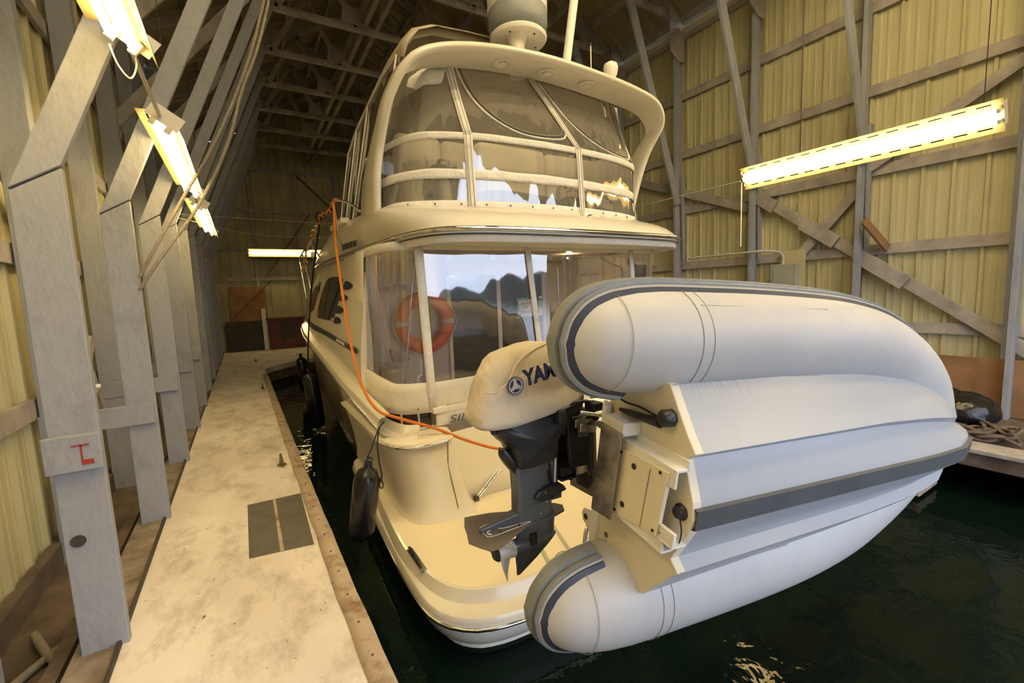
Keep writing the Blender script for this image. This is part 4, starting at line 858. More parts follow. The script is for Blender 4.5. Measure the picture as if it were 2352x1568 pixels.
D_(MB().prism([(-.19, .062), (-.20, -.069), (.167, -.06), (.19, .070)], lambda a, c, t: (t, a, c), -.106, -.100), 'steel_plate', 'steel', bevel=.001)
D_(MB().box(-.125, -.100, -.205, -.185, -.075, .08), 'plate_hinge', 'steel', bevel=.002)
for z in (-.055, -.02, .03, .07): D_(MB().ball((-.112, -.195, z), .012, .012, .008, 8, 6), 'hinge_bolt', 'chrome', smooth=60)
D_(MB().box(-.10, -.012, -.245, -.19, -.07, .05), 'davit_bracket', 'white', bevel=.004)
D_(MB().box(-.03, -.012, -.26, .43, .12, .165), 'top_rail', 'white', bevel=.003)
D_(MB().box(-.06, -.03, -.26, -.20, .10, .13), 'davit_bracket', 'white', bevel=.003)
ey = D_(MB().prism([(.27, .16), (.37, .16), (.35, .225), (.32, .24), (.29, .225)], lambda a, c, t: (t, a, c), -.03, -.018), 'lifting_eye', 'white', bevel=.003)
MB().lathe([(0, -.032), (.014, -.032), (.014, -.0335), (0, -.0335)], (0, .32, .20), 'X', 16).build('eye_hole', 'black', ey)
D_(MB().lathe([(0, -.012), (.030, -.012), (.030, -.018), (.021, -.026), (.021, -.034), (0, -.034)], (0, -.004, -.320), 'X', 24), 'drain_plug', 'black', smooth=40)
D_(MB().tube(catmull([(-.03, .0, -.33), (-.03, .06, -.35), (-.03, .12, -.335), (-.05, .10, -.30), (-.075, .08, -.295)], 6), .0025, 6), 'plug_cord', 'rope_b')
D_(MB().lathe([(0, -.012), (.012, -.012), (.012, -.017), (0, -.018)], (0, .33, .062), 'X', 16), 'rivet', 'steel', smooth=50)
D_(MB().lathe([(0, -.012), (.012, -.012), (.012, -.017), (0, -.018)], (0, .367, .056), 'X', 16), 'rivet', 'steel', smooth=50)
hd = D_(MB().tube([(-.035, -.262, .04), (-.035, -.268, -.02), (-.035, -.278, -.12), (-.035, -.290, -.19)], [.008, .013, .017, .022], 12), 'locking_lever', 'black', smooth=50)
MB().lathe([(0, -.012), (.034, -.012), (.034, -.045), (.024, -.06), (0, -.06)], (0, -.315, -.215), 'X', 8).build('lever_knob', 'black', hd, smooth=40)
D_(MB().tube(catmull([(-.03, -.30, -.20), (-.035, -.31, -.08), (-.03, -.30, .03), (-.05, -.33, .10), (-.09, -.335, .14)], 6), .004, 6), 'black_cable', 'rope_b')
D_(MB().lathe([(0, -.03), (.018, -.03), (.018, -.012), (0, -.012)], (0, -.335, .13), 'X', 14), 'white_fitting', 'white', smooth=50)

# ================================================================== OUTBOARD MOTOR
om = thing('outboard_motor', 'dark blue-grey outboard motor under a khaki printed cloth cover, hanging upright beside the dinghy', 'outboard motor', (1.12, 1.70, 1.3))
O_ = lambda mb, n, m, **k: rel(mb.build(n, m, **k), om)
YO = 1.70
def puff(poly, c, hw, e=2.4, n=11, y0=YO, jit=0, pw=1.0):
    P = [Vector((a, 0, b_)) for a, b_ in poly]; P = catmull(P, 4, True); rows = []
    for i in range(n):
        t = -1+2*i/(n-1); s = max(.05, (1-abs(t)**e)**(1/e)); s = .25+.75*s if pw == 2 else s
        rows.append([(c[0]+(p.x-c[0])*s, y0+t*hw, c[1]+(p.z-c[1])*s) for p in P])
    mb = MB(); mb.grid(rows, True); m2 = len(P); mb.f.append(tuple(range(m2))); mb.f.append(tuple(len(mb.v)-m2+i for i in range(m2))); return mb
cov = [(.800, 1.655), (.812, 1.72), (.842, 1.81), (.872, 1.872), (.925, 1.930), (1.02, 1.962), (1.15, 1.970), (1.28, 1.94), (1.37, 1.86), (1.39, 1.75), (1.36, 1.672), (1.20, 1.640), (1.02, 1.618), (.90, 1.612), (.825, 1.622)]
P0_ = catmull([Vector((a, 0, b_)) for a, b_ in cov], 6, True); mb = MB(); nn_ = 21
for i in range(nn_):
    t = -1+2*i/(nn_-1); sc = .45+.55*max(0, 1-abs(t)**4)**.5; row = []
    for k, p in enumerate(P0_):
        zt = (p.z-1.61)/.36; hw = .128-.030*zt; wr_ = 1+.010*math.sin(k*.55+3*t)+.004*math.sin(k*1.7-7*t)
        row.append((1.10+(p.x-1.10)*sc*wr_, YO+t*hw, 1.68+(p.z-1.68)*sc*wr_))
    mb.v += row
m2 = len(P0_)
for i in range(nn_-1):
    for k in range(m2): mb.f.append((i*m2+k, i*m2+(k+1) % m2, (i+1)*m2+(k+1) % m2, (i+1)*m2+k))
mb.f.append(tuple(range(m2))); mb.f.append(tuple((nn_-1)*m2+i for i in range(m2)))
cv = O_(mb, 'cloth_cover', 'cover', smooth=60)
def cy(x, z):                      # y of the cover's camera-side skin, roughly
    return YO-.147
O_(MB().tube(catmull([(.835, YO-.085, 1.79), (.87, YO-.115, 1.79), (.93, YO-.122, 1.825), (1.10, YO-.118, 1.87), (1.30, YO-.112, 1.89)], 5), .003, 6), 'cover_seam', 'cover', smooth=60)
O_(MB().tube(catmull([(.93, YO-.122, 1.825), (.98, YO-.105, 1.89), (1.06, YO-.085, 1.935), (1.20, YO-.055, 1.968)], 5), .003, 6), 'cover_seam', 'cover', smooth=60)
mt = frame_mtx((1.0, YO-.149, 1.798), (1, 0, .12), (0, .0, 1))
text('cover_print', 'YAMAHA', 'ink', .097, frame_mtx((1.006, YO-.1285, 1.830), (1, 0, .14), (0, 0, 1)), cv, .0012, .86, 0, .0040, 'LEFT')
lm = frame_mtx((.960, YO-.1285, 1.808), (1, 0, .14), (0, 0, 1)) @ Matrix.Diagonal((1.12, 1.12, 1, 1))
def disc(r0, r1, z0, z1, n=40): 
    mb = MB(); mb.grid([[(r*math.cos(2*math.pi*k/n), r*math.sin(2*math.pi*k/n), z) for k in range(n)] for r, z in ((r0, z1), (r1, z1), (r1, z0))], True); return mb
def mtxf(mb, m): mb.v = [tuple(m @ Vector(v)) for v in mb.v]; return mb
rel(mtxf(disc(.0005, .033, -.001, .0012), lm).build('cover_emblem', 'ink'), cv); rel(mtxf(disc(.0355, .0375, -.001, .0012), lm).build('emblem_ring', 'ink'), cv)
mb = disc(.026, .029, .0012, .0022)
for k in range(3):
    a = math.pi/2+k*2*math.pi/3; d = Vector((math.cos(a), math.sin(a), 0)); s = Vector((-d.y, d.x, 0))
    mb.beam(-d*.012+Vector((0, 0, .0018)), d*.027+Vector((0, 0, .0018)), .0035, .001)
    for q in (-1, 1): mb.beam(d*.008+s*q*.0055+Vector((0, 0, .0018)), d*.022+s*q*.0055+Vector((0, 0, .0018)), .0028, .001)
    mb.beam(d*.008-s*.007+Vector((0, 0, .0018)), d*.008+s*.007+Vector((0, 0, .0018)), .0028, .001)
rel(mtxf(mb, lm).build('emblem_forks', 'paper'), cv)
pan = [(.90, 1.615), (1.02, 1.63), (1.22, 1.645), (1.40, 1.70), (1.38, 1.62), (1.30, 1.575), (1.23, 1.50), (1.22, 1.42), (1.17, 1.395), (1.03, 1.39), (1.0, 1.42), (.975, 1.50), (.93, 1.55)]
O_(puff(pan, (1.12, 1.52), .105, 3, 9, pw=2), 'lower_cowl', 'engine_b', smooth=45)
O_(puff([(.955, 1.50), (1.0, 1.46), (1.03, 1.43), (1.01, 1.37), (.98, 1.40), (.945, 1.46)], (.99, 1.43), .05, 3, 5), 'exhaust_boss', 'engine_b', smooth=50)
O_(MB().lathe([(0, 0), (.014, 0), (.014, .05), (0, .05)], (.90, YO-.03, 1.585), 'Z', 12), 'drain_fitting', 'engine_b', smooth=50)
# leg: lofted aerofoil sections (z, x0, x1, half width)
rows = []
for z, x0, x1, hw in ((1.46, .99, 1.195, .058), (1.36, 1.0, 1.185, .050), (1.28, 1.002, 1.20, .048), (1.20, 1.0, 1.205, .048), (1.145, 1.0, 1.215, .048), (1.118, .985, 1.225, .050)):
    rows.append([((x0+x1)/2+(x1-x0)/2*math.copysign(abs(math.cos(a))**.75, math.cos(a)), YO+hw*math.copysign(abs(math.sin(a))**.6, math.sin(a)), z) for a in np.linspace(0, 2*math.pi, 33)[:-1]])
O_(MB().grid(rows, True), 'drive_leg', 'engine', smooth=45)
rows = []
for z, x0, x1, hw in ((1.125, .965, 1.235, .050), (1.09, 1.0, 1.232, .044), (1.05, 1.01, 1.23, .034), (1.02, 1.01, 1.228, .030), (.98, 1.0, 1.22, .022), (.955, 1.0, 1.19, .010), (.91, 1.003, 1.12, .006), (.87, 1.004, 1.045, .005), (.86, 1.005, 1.025, .004)):
    rows.append([((x0+x1)/2+(x1-x0)/2*math.copysign(abs(math.cos(a))**.85, math.cos(a)), YO+hw*math.sin(a), z) for a in np.linspace(0, 2*math.pi, 29)[:-1]])
O_(MB().grid(rows, True).add(rows[-1], [tuple(range(28))]), 'lower_unit_and_skeg', 'engine', smooth=50)
O_(MB().lathe([(.0, .985), (.034, .99), (.036, 1.0), (.038, 1.06), (.036, 1.14), (.028, 1.20), (.010, 1.235), (0, 1.24)], (0, YO, 1.005), 'X', 24), 'gearcase', 'engine', smooth=60)
O_(MB().prism([(.84, YO-.012), (.90, YO-.04), (1.0, YO-.062), (1.20, YO-.060), (1.265, YO-.045), (1.29, YO), (1.265, YO+.045), (1.20, YO+.06), (1.0, YO+.062), (.90, YO+.04), (.84, YO+.012)], lambda a, c, t: (a, c, t), 1.120, 1.131), 'cavitation_plate', 'engine', bevel=.003)
O_(MB().prism([(.82, YO-.010), (1.01, YO-.030), (1.01, YO+.03), (.82, YO+.01)], lambda a, c, t: (a, c, t+max(0, (a-.86))*.20*(t > 1.14)), 1.125, 1.150), 'leg_fairing', 'engine', bevel=.003)
O_(MB().prism([(1.06, YO-.052), (1.24, YO-.058), (1.285, YO), (1.24, YO+.058), (1.06, YO+.052)], lambda a, c, t: (a, c, t), 1.205, 1.214), 'splash_plate', 'engine', bevel=.003)
O_(MB().prism([(1.08, 1.245), (1.11, 1.275), (1.16, 1.285), (1.25, 1.27), (1.27, 1.24), (1.16, 1.222), (1.10, 1.228)], lambda a, c, t: (a, t, c), YO-.068, YO+.068), 'lower_mount', 'engine_b', bevel=.008)
for x, z in ((1.14, 1.262), (1.145, 1.215), (1.18, 1.10), (1.12, 1.155)): O_(MB().ball((x, YO-.068 if z > 1.2 else YO-.05, z), .006, .005, .006, 10, 6), 'bolt', 'steel', smooth=60)
O_(MB().prism([(1.065, 1.065), (1.10, 1.065), (1.10, 1.008), (1.065, 1.008)], lambda a, c, t: (a, t, c), YO-.044, YO-.030), 'intake_label', 'label')
O_(MB().prism([(.755, 1.64), (.745, 1.66), (.770, 1.73), (.79, 1.80), (.83, 1.885), (.95, 1.85), (1.10, 1.765), (1.10, 1.755), (.93, YO+.02), (.93, YO-.02), (1.06, 1.655), (1.06, 1.64), (1.02, 1.63), (.84, 1.555), (.80, 1.56), (.775, 1.60)], lambda a, c, t: (a, c, t-.05*max(0, abs(c-YO)-.02)), 1.128, 1.134), 'hydrofoil', 'foil', bevel=.001)
O_(MB().tube(catmull([(.83, YO-.05, 1.1385), (.83, YO+.02, 1.1385), (.86, YO+.04, 1.1385), (.96, YO+.045, 1.139)], 6), .0015, 5), 'hydrofoil_outline', 'paper', smooth=60)
O_(MB().tube(catmull([(.83, YO-.05, 1.1385), (.86, YO-.062, 1.137), (1.0, YO-.060, 1.137), (1.06, YO-.055, 1.1385), (1.0, YO-.042, 1.1385), (.92, YO-.030, 1.1385), (.905, YO-.01, 1.1395), (.93, YO+.005, 1.14)], 6), .0015, 5), 'hydrofoil_outline', 'paper', smooth=60)
O_(MB().tube(catmull([(.84, YO-.035, 1.1385), (.855, YO-.05, 1.1385), (.845, YO-.02, 1.1385), (.865, YO-.015, 1.1385), (.85, YO+.0, 1.1385), (.87, YO+.01, 1.1385)], 6), .0022, 5), 'hydrofoil_flourish', 'paper', smooth=60)
for x in (.90, 1.0): O_(MB().lathe([(0, 1.137), (.007, 1.137), (.007, 1.1392), (0, 1.1392)], (x, YO-.048, 0), 'Z', 12), 'foil_bolt', 'engine_b', smooth=50)
pr = O_(MB().lathe([(.0, .900), (.034, .900), (.037, .94), (.041, .988), (0, .988)], (0, YO, 1.005), 'X', 24), 'propeller', 'propw', smooth=50)
rel(MB().lathe([(0, .885), (.024, .885), (.036, .90), (.030, .91), (0, .91)], (0, YO, 1.005), 'X', 24).build('propeller_ring', 'engine_b', smooth=50), pr)
for k in range(3):
    a0 = R(-112+120*k); rows = []; rad = Vector((0, math.cos(a0), math.sin(a0))); tan = Vector((0, -math.sin(a0), math.cos(a0)))
    for i in range(8):
        r_ = .030+.095*i/7; w_ = .050*math.sin(math.pi*(.28+.66*i/7)); tw = R(60-30*i/7)
        rows.append([tuple(Vector((.945-.02*i/7, YO, 1.005))+rad*(r_-.25*abs(q)*w_)+(Vector((1, 0, 0))*math.sin(tw)+tan*math.cos(tw))*q*w_) for q in (-1, -.5, 0, .5, 1)])
    rel(MB().grid(rows).build('propeller_blade', 'propw', smooth=60, solid=.004), pr)
# clamp bracket, tilt tube, swivel
O_(MB().tube([(1.232, YO, 1.60), (1.232, YO, 1.26)], .026, 16), 'swivel_tube', 'engine', smooth=50)
O_(MB().tube(catmull([(1.215, YO-.05, 1.63), (1.205, YO-.06, 1.54), (1.215, YO-.055, 1.45), (1.208, YO-.05, 1.29)], 5), .005, 6), 'shift_cable', 'paper', smooth=60)
for s in (-1, 1):
    O_(MB().prism([(1.27, 1.575), (1.32, 1.60), (1.40, 1.59), (1.425, 1.50), (1.41, 1.38), (1.43, 1.24), (1.395, 1.205), (1.33, 1.25), (1.33, 1.32), (1.285, 1.36)], lambda a, c, t: (a, YO+s*t, c), .055, .080), 'clamp_bracket', 'engine_b', bevel=.008)
O_(MB().box(1.26, 1.40, YO-.055, YO+.055, 1.50, 1.58), 'swivel_block', 'engine_b', bevel=.015)
O_(MB().box(1.25, 1.39, YO-.05, YO+.05, 1.30, 1.345).box(1.25, 1.38, YO-.05, YO+.05, 1.275, 1.29), 'tilt_rack', 'engine_b', bevel=.006)
O_(MB().box(1.33, 1.40, YO-.088, YO-.078, 1.49, 1.56), 'clamp_cap', 'engine', bevel=.006)
for x, z in ((1.385, 1.30), (1.395, 1.38)): O_(MB().tube([(x, YO-.095, z), (x, YO-.055, z)], .012, 12), 'clamp_bolt', 'steel', smooth=50)
for a in np.linspace(-2.3, -.9, 7): O_(MB().lathe([(0, -.001), (.005, -.001), (.005, 0), (0, 0)], (1.36+.055*math.cos(a), YO-.0805, 1.45+.055*math.sin(a)), 'Y', 8), 'tilt_pin_hole', 'label')
O_(MB().tube([(1.28, YO-.10, 1.60), (1.42, YO-.10, 1.585)], .010, 10).tube([(1.42, YO-.12, 1.585), (1.42, YO-.08, 1.585)], .018, 10), 'clamp_screw', 'engine_b', smooth=50)
O_(MB().box(1.450, 1.470, YO-.06, YO+.14, 1.14, 1.60), 'mounting_board', 'foil', bevel=.004)
O_(MB().tube(catmull([(1.20, YO-.10, 1.66), (1.33, YO-.12, 1.68), (1.45, YO-.16, 1.645), (1.52, YO-.24, 1.66)], 6), .009, 8), 'control_cable', 'engine_b', smooth=60)
O_(MB().tube([(1.30, YO-.14, 1.635), (1.46, YO-.22, 1.60)], .010, 8), 'steering_rod', 'chrome', smooth=60)
for b6 in ((1.18, 1.22, YO-.14, YO-.06, 1.60, 1.66), (1.36, 1.42, YO-.17, YO-.10, 1.63, 1.67)): O_(MB().box(*b6), 'link_fitting', 'engine_b', bevel=.006)
for p, q in (((1.24, 1.52, 1.60), (1.44, 1.64, 1.57)), ((1.25, 1.50, 1.585), (1.43, 1.60, 1.52)), ((1.24, 1.52, 1.38), (1.44, 1.66, 1.30))):
    O_(MB().beam(p, q, .006, .035), 'steel_link_bar', 'steel', bevel=.001)

# ================================================================== FENDERS, ROPES
def fender(name, label, top, bot_, r, m='fender', grp=None):
    t = thing(name, label, 'fender', bot_, grp); A, B_ = Vector(top), Vector(bot_); L = (A-B_).length; d = (A-B_).normalized()
    q = d.to_track_quat('Z', 'Y')
    prof = [(0, 0), (.025, 0), (.03, .02), (r*.75, .04), (r, .10), (r*1.02, L/2), (r, L-.10), (r*.75, L-.04), (.035, L-.015), (.028, L+.04), (.034, L+.055), (.02, L+.07), (0, L+.07)]
    mb = MB().lathe(prof, (0, 0, 0), 'Z', 28); mb.v = [tuple(q @ Vector(v)) for v in mb.v]; mb.build('fender_body', m, t, smooth=50)
    return t
fender('boat_fender', 'black cylindrical fender hanging by a cord at the near corner of the bathing platform', (.715, 3.38, .93), (.62, 3.42, .33), .098)
cord = thing('fender_cord', 'thin black cord with a loop end holding the nearest black fender', 'rope', (.8, 3.5, 1.15))
c_ = lambda pts, r, n, m, root: rel(MB().tube(catmull(pts, 6), r, 7).build(n, m, smooth=60), root)
c_([(.93, 3.66, 1.17), (.86, 3.55, 1.16), (.79, 3.42, 1.12), (.745, 3.38, 1.05), (.715, 3.38, 1.0)], .006, 'cord_strand', 'rope_b', cord)
c_([(.86, 3.55, 1.16), (.80, 3.40, 1.08), (.79, 3.34, .95), (.80, 3.33, .86), (.79, 3.33, .80)], .006, 'cord_strand', 'rope_b', cord)
rel(MB().tube([(.79+.014*math.cos(a), 3.33, .775+.028*math.sin(a)) for a in np.linspace(0, 6.28, 14)[:-1]], .005, 6, closed=True).ball((.79, 3.33, .815), .013, .013, .02, 8, 6).build('loop', 'rope_b', smooth=60), cord)
fender('boat_fender', 'black fender hanging halfway along the yacht side above dark water', (.86, 8.0, 1.02), (.93, 8.0, .05), .12)
fender('boat_fender', 'farther black fender beyond the one halfway along the yacht side', (1.0, 10.6, 1.0), (1.05, 10.6, .2), .11)
r = tag(MB().tube(catmull([(.90, 5.85, 3.17), (.84, 6.7, 2.35), (.83, 7.6, 1.45), (.86, 8.0, 1.09)], 6), .012, 7).build('mooring_rope', 'rope_b', smooth=60), 'taut black rope from the rail down to the fender halfway along the yacht', 'rope')
orp = [(1.0, 5.0, 3.24), (.94, 5.1, 3.262), (.91, 4.98, 3.10), (.85, 4.7, 2.76), (.815, 4.35, 2.19), (.805, 4.1, 1.76), (.83, 3.9, 1.44), (.885, 3.66, 1.28), (1.02, 3.52, 1.215), (1.29, 3.42, 1.10), (1.54, 3.37, .96), (1.82, 3.3, .84), (2.1, 3.2, .80)]
tag(MB().tube(catmull(orp, 8), .0125, 9).build('orange_rope', 'rope_o', smooth=60), 'orange rope running down the yacht corner and across its transom', 'rope')
kn = thing('knotted_line', 'twisted orange and white line knotted along the yacht bow rail', 'rope', (.94, 5.1, 3.2))
K1 = [(.94, 5.12, 3.24), (.92, 5.3, 3.18), (.87, 5.6, 3.17), (.90, 5.9, 3.12), (.87, 6.2, 3.08), (.89, 6.6, 3.02), (.86, 7.0, 2.90), (.87, 7.3, 2.76), (.84, 7.5, 2.66)]
pts = catmull(K1, 10); pts = [p+Vector((.016*math.cos(i*1.3), .02*math.sin(i*.9), .022*math.sin(i*1.3))) for i, p in enumerate(pts)]
rel(MB().tube(pts, .009, 6).build('line_strand', 'rope_o', smooth=60), kn)
rel(MB().tube([p+Vector((.014*math.sin(i*1.1), 0, .018*math.cos(i*1.1))) for i, p in enumerate(pts[30:])], .007, 6).build('line_strand', 'rope_w', smooth=60), kn)
rel(MB().ball((.87, 5.72, 3.19), .045, .05, .06, 12, 8, .3).build('black_knot', 'rope_b', smooth=60), kn)
for k, (q, n) in enumerate((([(.43, 4.8, 4.95), (.29, 4.8, 4.49), (.12, 4.8, 4.05), (-.10, 4.78, 3.57), (-.31, 4.72, 3.17), (-.50, 4.5, 2.75), (-.66, 4.5, 2.45)], 'left one of two long hanging twisted ropes tied to the grey post'),
                          ([(.46, 4.85, 4.95), (.33, 4.82, 4.5), (.17, 4.8, 4.09), (.02, 4.8, 3.62), (-.23, 4.75, 3.08), (-.50, 4.52, 2.62), (-.67, 4.5, 2.35)], 'right one of two long hanging twisted ropes tied to the grey post'))):
    q = [(.9, 4.9, 6.6), (.62, 4.85, 5.6)]+q
    tag(MB().tube(catmull(q, 6), .013, 8).build('hanging_rope', 'rope_g', smooth=60), n, 'rope')
for q, n in (([(-.70, 8.2, 3.55), (1.2, 9.5, 3.72), (2.9, 11, 3.95)], 'upper thin wire stretched across behind the yacht rail'), ([(-.70, 8.2, 3.5), (.6, 9.6, 3.45), (2.9, 11, 3.7)], 'lower thin wire stretched across behind the yacht rail')):
    tag(MB().tube(catmull(q, 5), .006, 5).build('thin_wire', 'rope_g'), n, 'wire')
tag(MB().tube([(-.36, 2.87, 3.50), (-.352, 3.86, 3.47)], .012, 8).build('lamp_cord', 'conduit', smooth=60), 'straight grey cord between the first and second left strip lights', 'cord')
tag(MB().tube([(-.352, 6.04, 3.47), (-.352, 6.74, 3.47)], .010, 8).build('lamp_cord', 'conduit', smooth=60), 'short grey cord between the second and third left strip lights', 'cord')
tag(MB().tube(catmull([(-.352, 9.16, 3.46), (-.55, 11.0, 3.2), (-.62, 13, 3.25), (-.66, 15, 3.4)], 6), .010, 6).build('lamp_cord', 'conduit', smooth=60), 'drooping cord running from the third left strip light to the far posts', 'cord')
tag(MB().tube(catmull([(-.42, 2.85, 3.44), (-.40, 2.87, 3.36), (-.36, 2.88, 3.31), (-.33, 2.88, 3.38), (-.34, 2.86, 3.46)], 6), .004, 6).build('wire_loop', 'rope_w'), 'thin pale wire loop dangling from the nearest left strip light', 'wire')
tag(MB().tube([(6.0, 3.68, 3.60), (6.13, 4.9, 3.63), (6.2, 5.9, 3.64)], .010, 8).build('lamp_cord', 'conduit', smooth=60), 'taut cord from the right strip light toward the yacht flybridge', 'cord')
tag(MB().tube([(6.0, 3.66, 3.58), (6.0, 3.66, 2.72)], .008, 6).build('pull_chain', 'rope_w'), 'pull cord dangling from the end of the right strip light', 'cord')
tag(MB().tube(catmull([(7.60, 5.7, 2.74), (7.62, 4.7, 2.74), (7.66, 4.3, 2.74), (7.80, 4.12, 2.72), (7.86, 4.05, 2.64), (7.87, 4.05, 2.48)], 8), .022, 12).build('bent_conduit', 'conduit', smooth=60), 'bent grey conduit pipe entering the top of the breaker box', 'pipe')
ep = thing('electrical_panel', 'grey-green breaker box on the yellow right wall', 'electrical box', (7.9, 3.98, 2.1))
e_ = lambda mb, n, m, **k: rel(mb.build(n, m, **k), ep)
e_(MB().box(7.80, 7.90, 3.80, 4.22, 1.55, 2.50), 'box_body', 'grey', bevel=.008)
dd_ = e_(MB().box(7.785, 7.80, 3.88, 4.16, 1.75, 2.42), 'box_door', 'grey', bevel=.004)
rel(MB().box(7.775, 7.786, 4.05, 4.10, 2.08, 2.12).build('door_latch', 'black'), dd_)
e_(MB().box(7.90, 7.925, 3.72, 4.12, 1.5, 2.72), 'backing_board', 'sheet', bevel=.003)
for y, n in ((15.33, 'small distant brass cleat on the dock edge, farthest of three'), (10.3, 'brass cleat on the dock edge, middle one of three'), (5.27, 'mossy brass dock cleat nearest the camera, above the grey patch')):
    ct = thing('dock_cleat', n, 'cleat', (.22, y, .45))
    rel(MB().tube([(.215, y-.13, .515), (.215, y-.06, .50), (.215, y+.06, .50), (.215, y+.14, .53)], [.010, .018, .018, .012], 10).build('cleat_horn', 'bronze', smooth=50), ct)
    rel(MB().lathe([(.05, .451), (.045, .46), (.02, .47), (.02, .50), (0, .50)], (.215, y, 0), 'Z', 14).build('cleat_base', 'bronze', smooth=40), ct)

# ================================================================== THINGS ABOARD
lr = thing('life_ring', 'orange life ring with grey bands on the cockpit bulkhead behind the clear curtain', 'life ring', (2.0, 5.45, 1.87))
RR_, rr_ = .315, .085
def torus(a0, a1, r_, n=48, extra=0):
    mb = MB(); rows = []
    for a in np.linspace(a0, a1, n):
        rows.append([((RR_+(r_+extra)*math.cos(b_))*math.cos(a), (r_+extra)*.7*math.sin(b_), (RR_+(r_+extra)*math.cos(b_))*math.sin(a)) for b_ in np.linspace(0, 2*math.pi, 17)[:-1]])
    mb.grid(rows, True); return mb
torus(0, 2*math.pi, rr_, 73).build('ring_body', 'orange', lr, smooth=60)
for a in (0, math.pi/2, math.pi, 3*math.pi/2): torus(a-.09, a+.09, rr_, 6, .003).build('grey_band', 'conduit', lr, smooth=60)
MB().tube([((RR_+.115-.02*math.sin(4*a)**2)*math.cos(a), -.02, (RR_+.115-.02*math.sin(4*a)**2)*math.sin(a)) for a in np.linspace(0, 6.283, 49)[:-1]], .006, 6, closed=True).build('grab_line', 'rope_w', lr, smooth=60)
tag(MB().tube([(2.02+.05*math.sin(i*2.1), 5.36+.02*math.cos(i*1.7), 2.2-.60*abs(math.sin(i*.5))) for i in range(40)], .012, 6).build('yellow_line', 'rope_y', smooth=60), 'yellow throwing line hanging coiled inside the orange life ring', 'rope')
sn = thing('paper_note', 'handwritten note taped with green tape to the dark cabin door', 'note', (3.62, 5.55, 1.97))
MB().box(-.13, .13, -.002, 0, -.13, .13).build('paper_sheet', 'paper', sn)
for x, z, w_, h_ in ((-.10, .13, .05, .02), (.0, .135, .05, .02), (-.13, 0, .02, .05), (-.12, -.12, .04, .03), (.02, -.135, .05, .02), (.12, .12, .03, .03)): MB().box(x-w_, x+w_, -.004, -.002, z-h_, z+h_).build('green_tape', 'tape', sn)
for s_, z in (('SHOES', .07), ('OFF', .01), ('PLEASE', -.06)):
    t_ = text('note_writing', s_, 'grsign', .065, frame_mtx((3.62, 5.547, 1.97+z), (1, 0, .03), (0, 0, 1)), None, .0005, .85, .15); t_.parent = sn; t_.matrix_parent_inverse = Matrix.Translation((-3.62, -5.55, -1.97))
nt_ = thing('green_white_notice', 'small green and white notice on the cabin door edge', 'notice', (3.90, 5.55, 1.97))
MB().box(-.045, .045, -.002, 0, -.13, 0).build('white_half', 'paper', nt_); MB().box(-.045, .045, -.003, 0, 0, .10).build('green_half', 'tape', nt_); MB().box(-.03, .03, -.002, 0, .13, .17).build('white_slip', 'paper', nt_)
def cushion(label, c, r3, m, rz=0, jit=.03, g='cushions on the flybridge bench'):
    random.seed(int(c[0]*100)); mb = MB(); rows = []
    for i in range(13):
        t = math.pi*i/12; row = []
        for k in range(28):
            a = 2*math.pi*k/28; f = lambda v: math.copysign(abs(v)**.6, v); j = 1+jit*math.sin(3*a+i)
            row.append((r3[0]*f(math.sin(t))*f(math.cos(a))*j, r3[1]*f(math.sin(t))*f(math.sin(a))*j, r3[2]*f(math.cos(t))*j))
        rows.append(row)
    o_ = mb.grid(rows, True).build('bench_cushion', m, smooth=60); o_.location = c; o_.rotation_euler = (0, rz, 0); return tag(o_, label, 'cushion', g)
cushion('dark navy round cushion on the flybridge bench, nearest its port corner', (1.72, 4.0, 3.22), (.17, .13, .19), 'navy', .2)
cushion('beige cushion standing next to the port navy cushion on the flybridge', (1.68, 3.86, 3.16), (.05, .06, .15), 'seat', -.12)
cushion('navy bolster lying behind the middle clear curtain of the flybridge', (2.55, 3.95, 3.11), (.50, .12, .11), 'navy', .02)
cushion('patterned beige and navy cushion standing behind the right flybridge curtain', (3.50, 4.0, 3.17), (.42, .08, .17), 'pattern', .22)
cushion('navy cushion lying beneath the patterned one on the flybridge', (3.42, 3.88, 3.08), (.36, .07, .10), 'navy', .2)
cushion('small beige pillow on top of the port navy cushion', (1.80, 4.05, 3.44), (.10, .08, .05), 'pattern', .1)

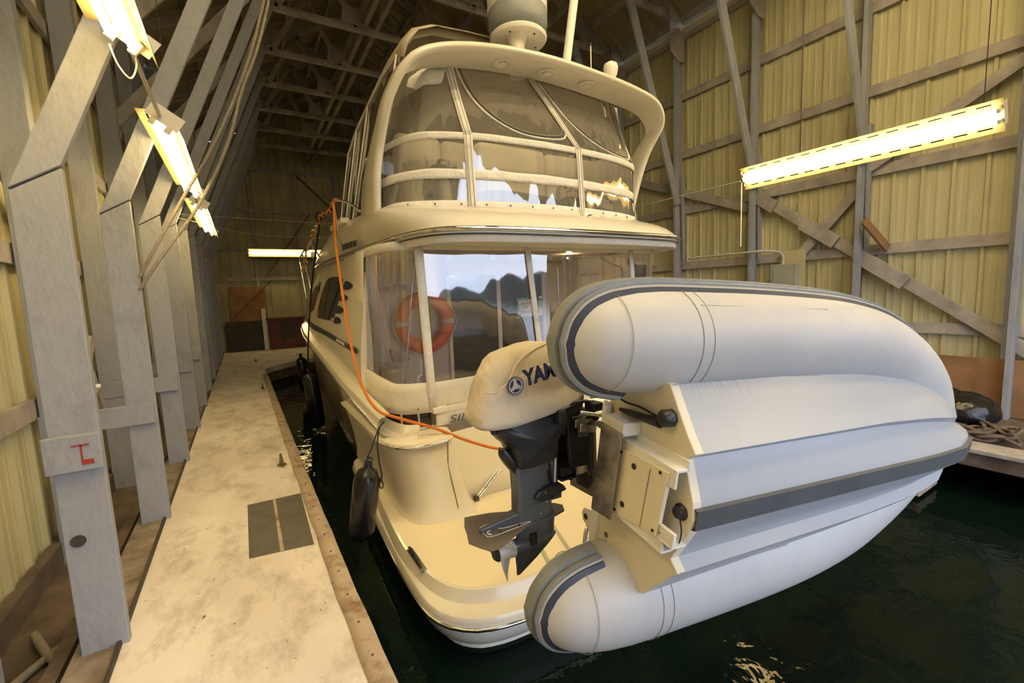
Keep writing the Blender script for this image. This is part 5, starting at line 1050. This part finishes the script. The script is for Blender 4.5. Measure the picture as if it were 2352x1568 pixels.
# ================================================================== FAR END OF THE BOATHOUSE
for n, m, x0, x1, z0, z1, y, l, c in (('plywood_sheet', 'brownboard', -.38, .80, 1.56, 2.82, 19.06, 'brown plywood sheet on the far back wall above a dark board', 'board'),
        ('dark_board', 'blackboard', -.60, .64, .455, 1.56, 19.02, 'dark board leaning on the far back wall below brown plywood', 'board'),
        ('white_board', 'white', .60, .74, .455, 2.0, 18.95, 'narrow white plank upright on the far back wall', 'plank')):
    tag(MB().box(x0, x1, y-.02, y, z0, z1).build(n, m, bevel=.004), l, c)
rc = thing('red_cabinet', 'dark red wooden cabinet beyond the end of the dock', 'cabinet', (1.4, 18.8, .45))
rel(MB().box(.82, 1.98, 18.7, 19.0, .455, 1.56).build('cabinet_body', 'redwood', bevel=.01), rc); rel(MB().box(.72, 2.05, 18.62, 19.0, 1.56, 1.64).build('cabinet_top', 'redwood', bevel=.01), rc)
rel(MB().box(1.18, 1.72, 18.68, 18.70, .82, 1.46).build('cabinet_door', 'blackboard'), rc); rel(MB().box(1.12, 1.78, 18.66, 18.69, 1.10, 1.16).build('cabinet_shelf', 'redwood'), rc)
mb = MB(); random.seed(5)
for i in range(6): mb.tube(catmull([(-.62+.05*random.random(), 17.2-.2*i*.1, 2.75), (-.56+.08*random.random(), 17.1, 2.4), (-.60+.06*random.random(), 17.1, 2.0), (-.58+.06*random.random(), 17.1, 1.5)], 4), .012, 5)
tag(mb.build('rope_bundle', 'rope_g', smooth=60), 'bundle of old ropes hanging on the farthest left post', 'rope')
tag(MB().tube(catmull([(-1.2, 3.5, .34), (-1.05, 3.2, .34), (-.95, 3.1, .33), (-.98, 3.35, .33), (-1.1, 3.2, .33), (-1.25, 2.9, .33)], 8), .022, 8).build('old_rope', 'rope_g', smooth=60), 'old thick rope lying on the dark floor behind the nearest posts', 'rope')
tag(MB().tube(catmull([(-.86, 3.9, 1.70), (-1.0, 4.3, 1.58), (-1.1, 4.5, 1.62), (-1.12, 4.56, 1.75)], 6), .014, 7).build('white_hose', 'rope_w', smooth=60), 'pale hose drooping between the first and second left posts', 'hose')

# ================================================================== OUTSIDE THE OPEN DOOR (seen in reflections)
random.seed(2); mb = MB(); rows = []
xs = np.linspace(-60, 200, 66)
def ridge(x):
    b_ = math.degrees(math.atan2(x, 100)); return 1.5+ip(b_, [-40, 0, 20, 24, 28, 31, 34, 40, 60], [6, 3, .1, .3, 1.6, 3.6, 5.5, 6.0, 9])+.15*math.sin(x*.31)+.12*math.sin(x*.83)
for j, t in enumerate((0, .25, .5, .75, 1)): rows.append([(x, -95-40*t, -1+(ridge(x)+1)*math.sin(t*math.pi/2)+.1*random.random()*(t > 0)) for x in xs])
rows.append([(x, -190, -1) for x in xs])
tag(mb.grid(rows).build('wooded_hill', 'hill', smooth=50), 'dark wooded hill across the water outside the door', 'hill')
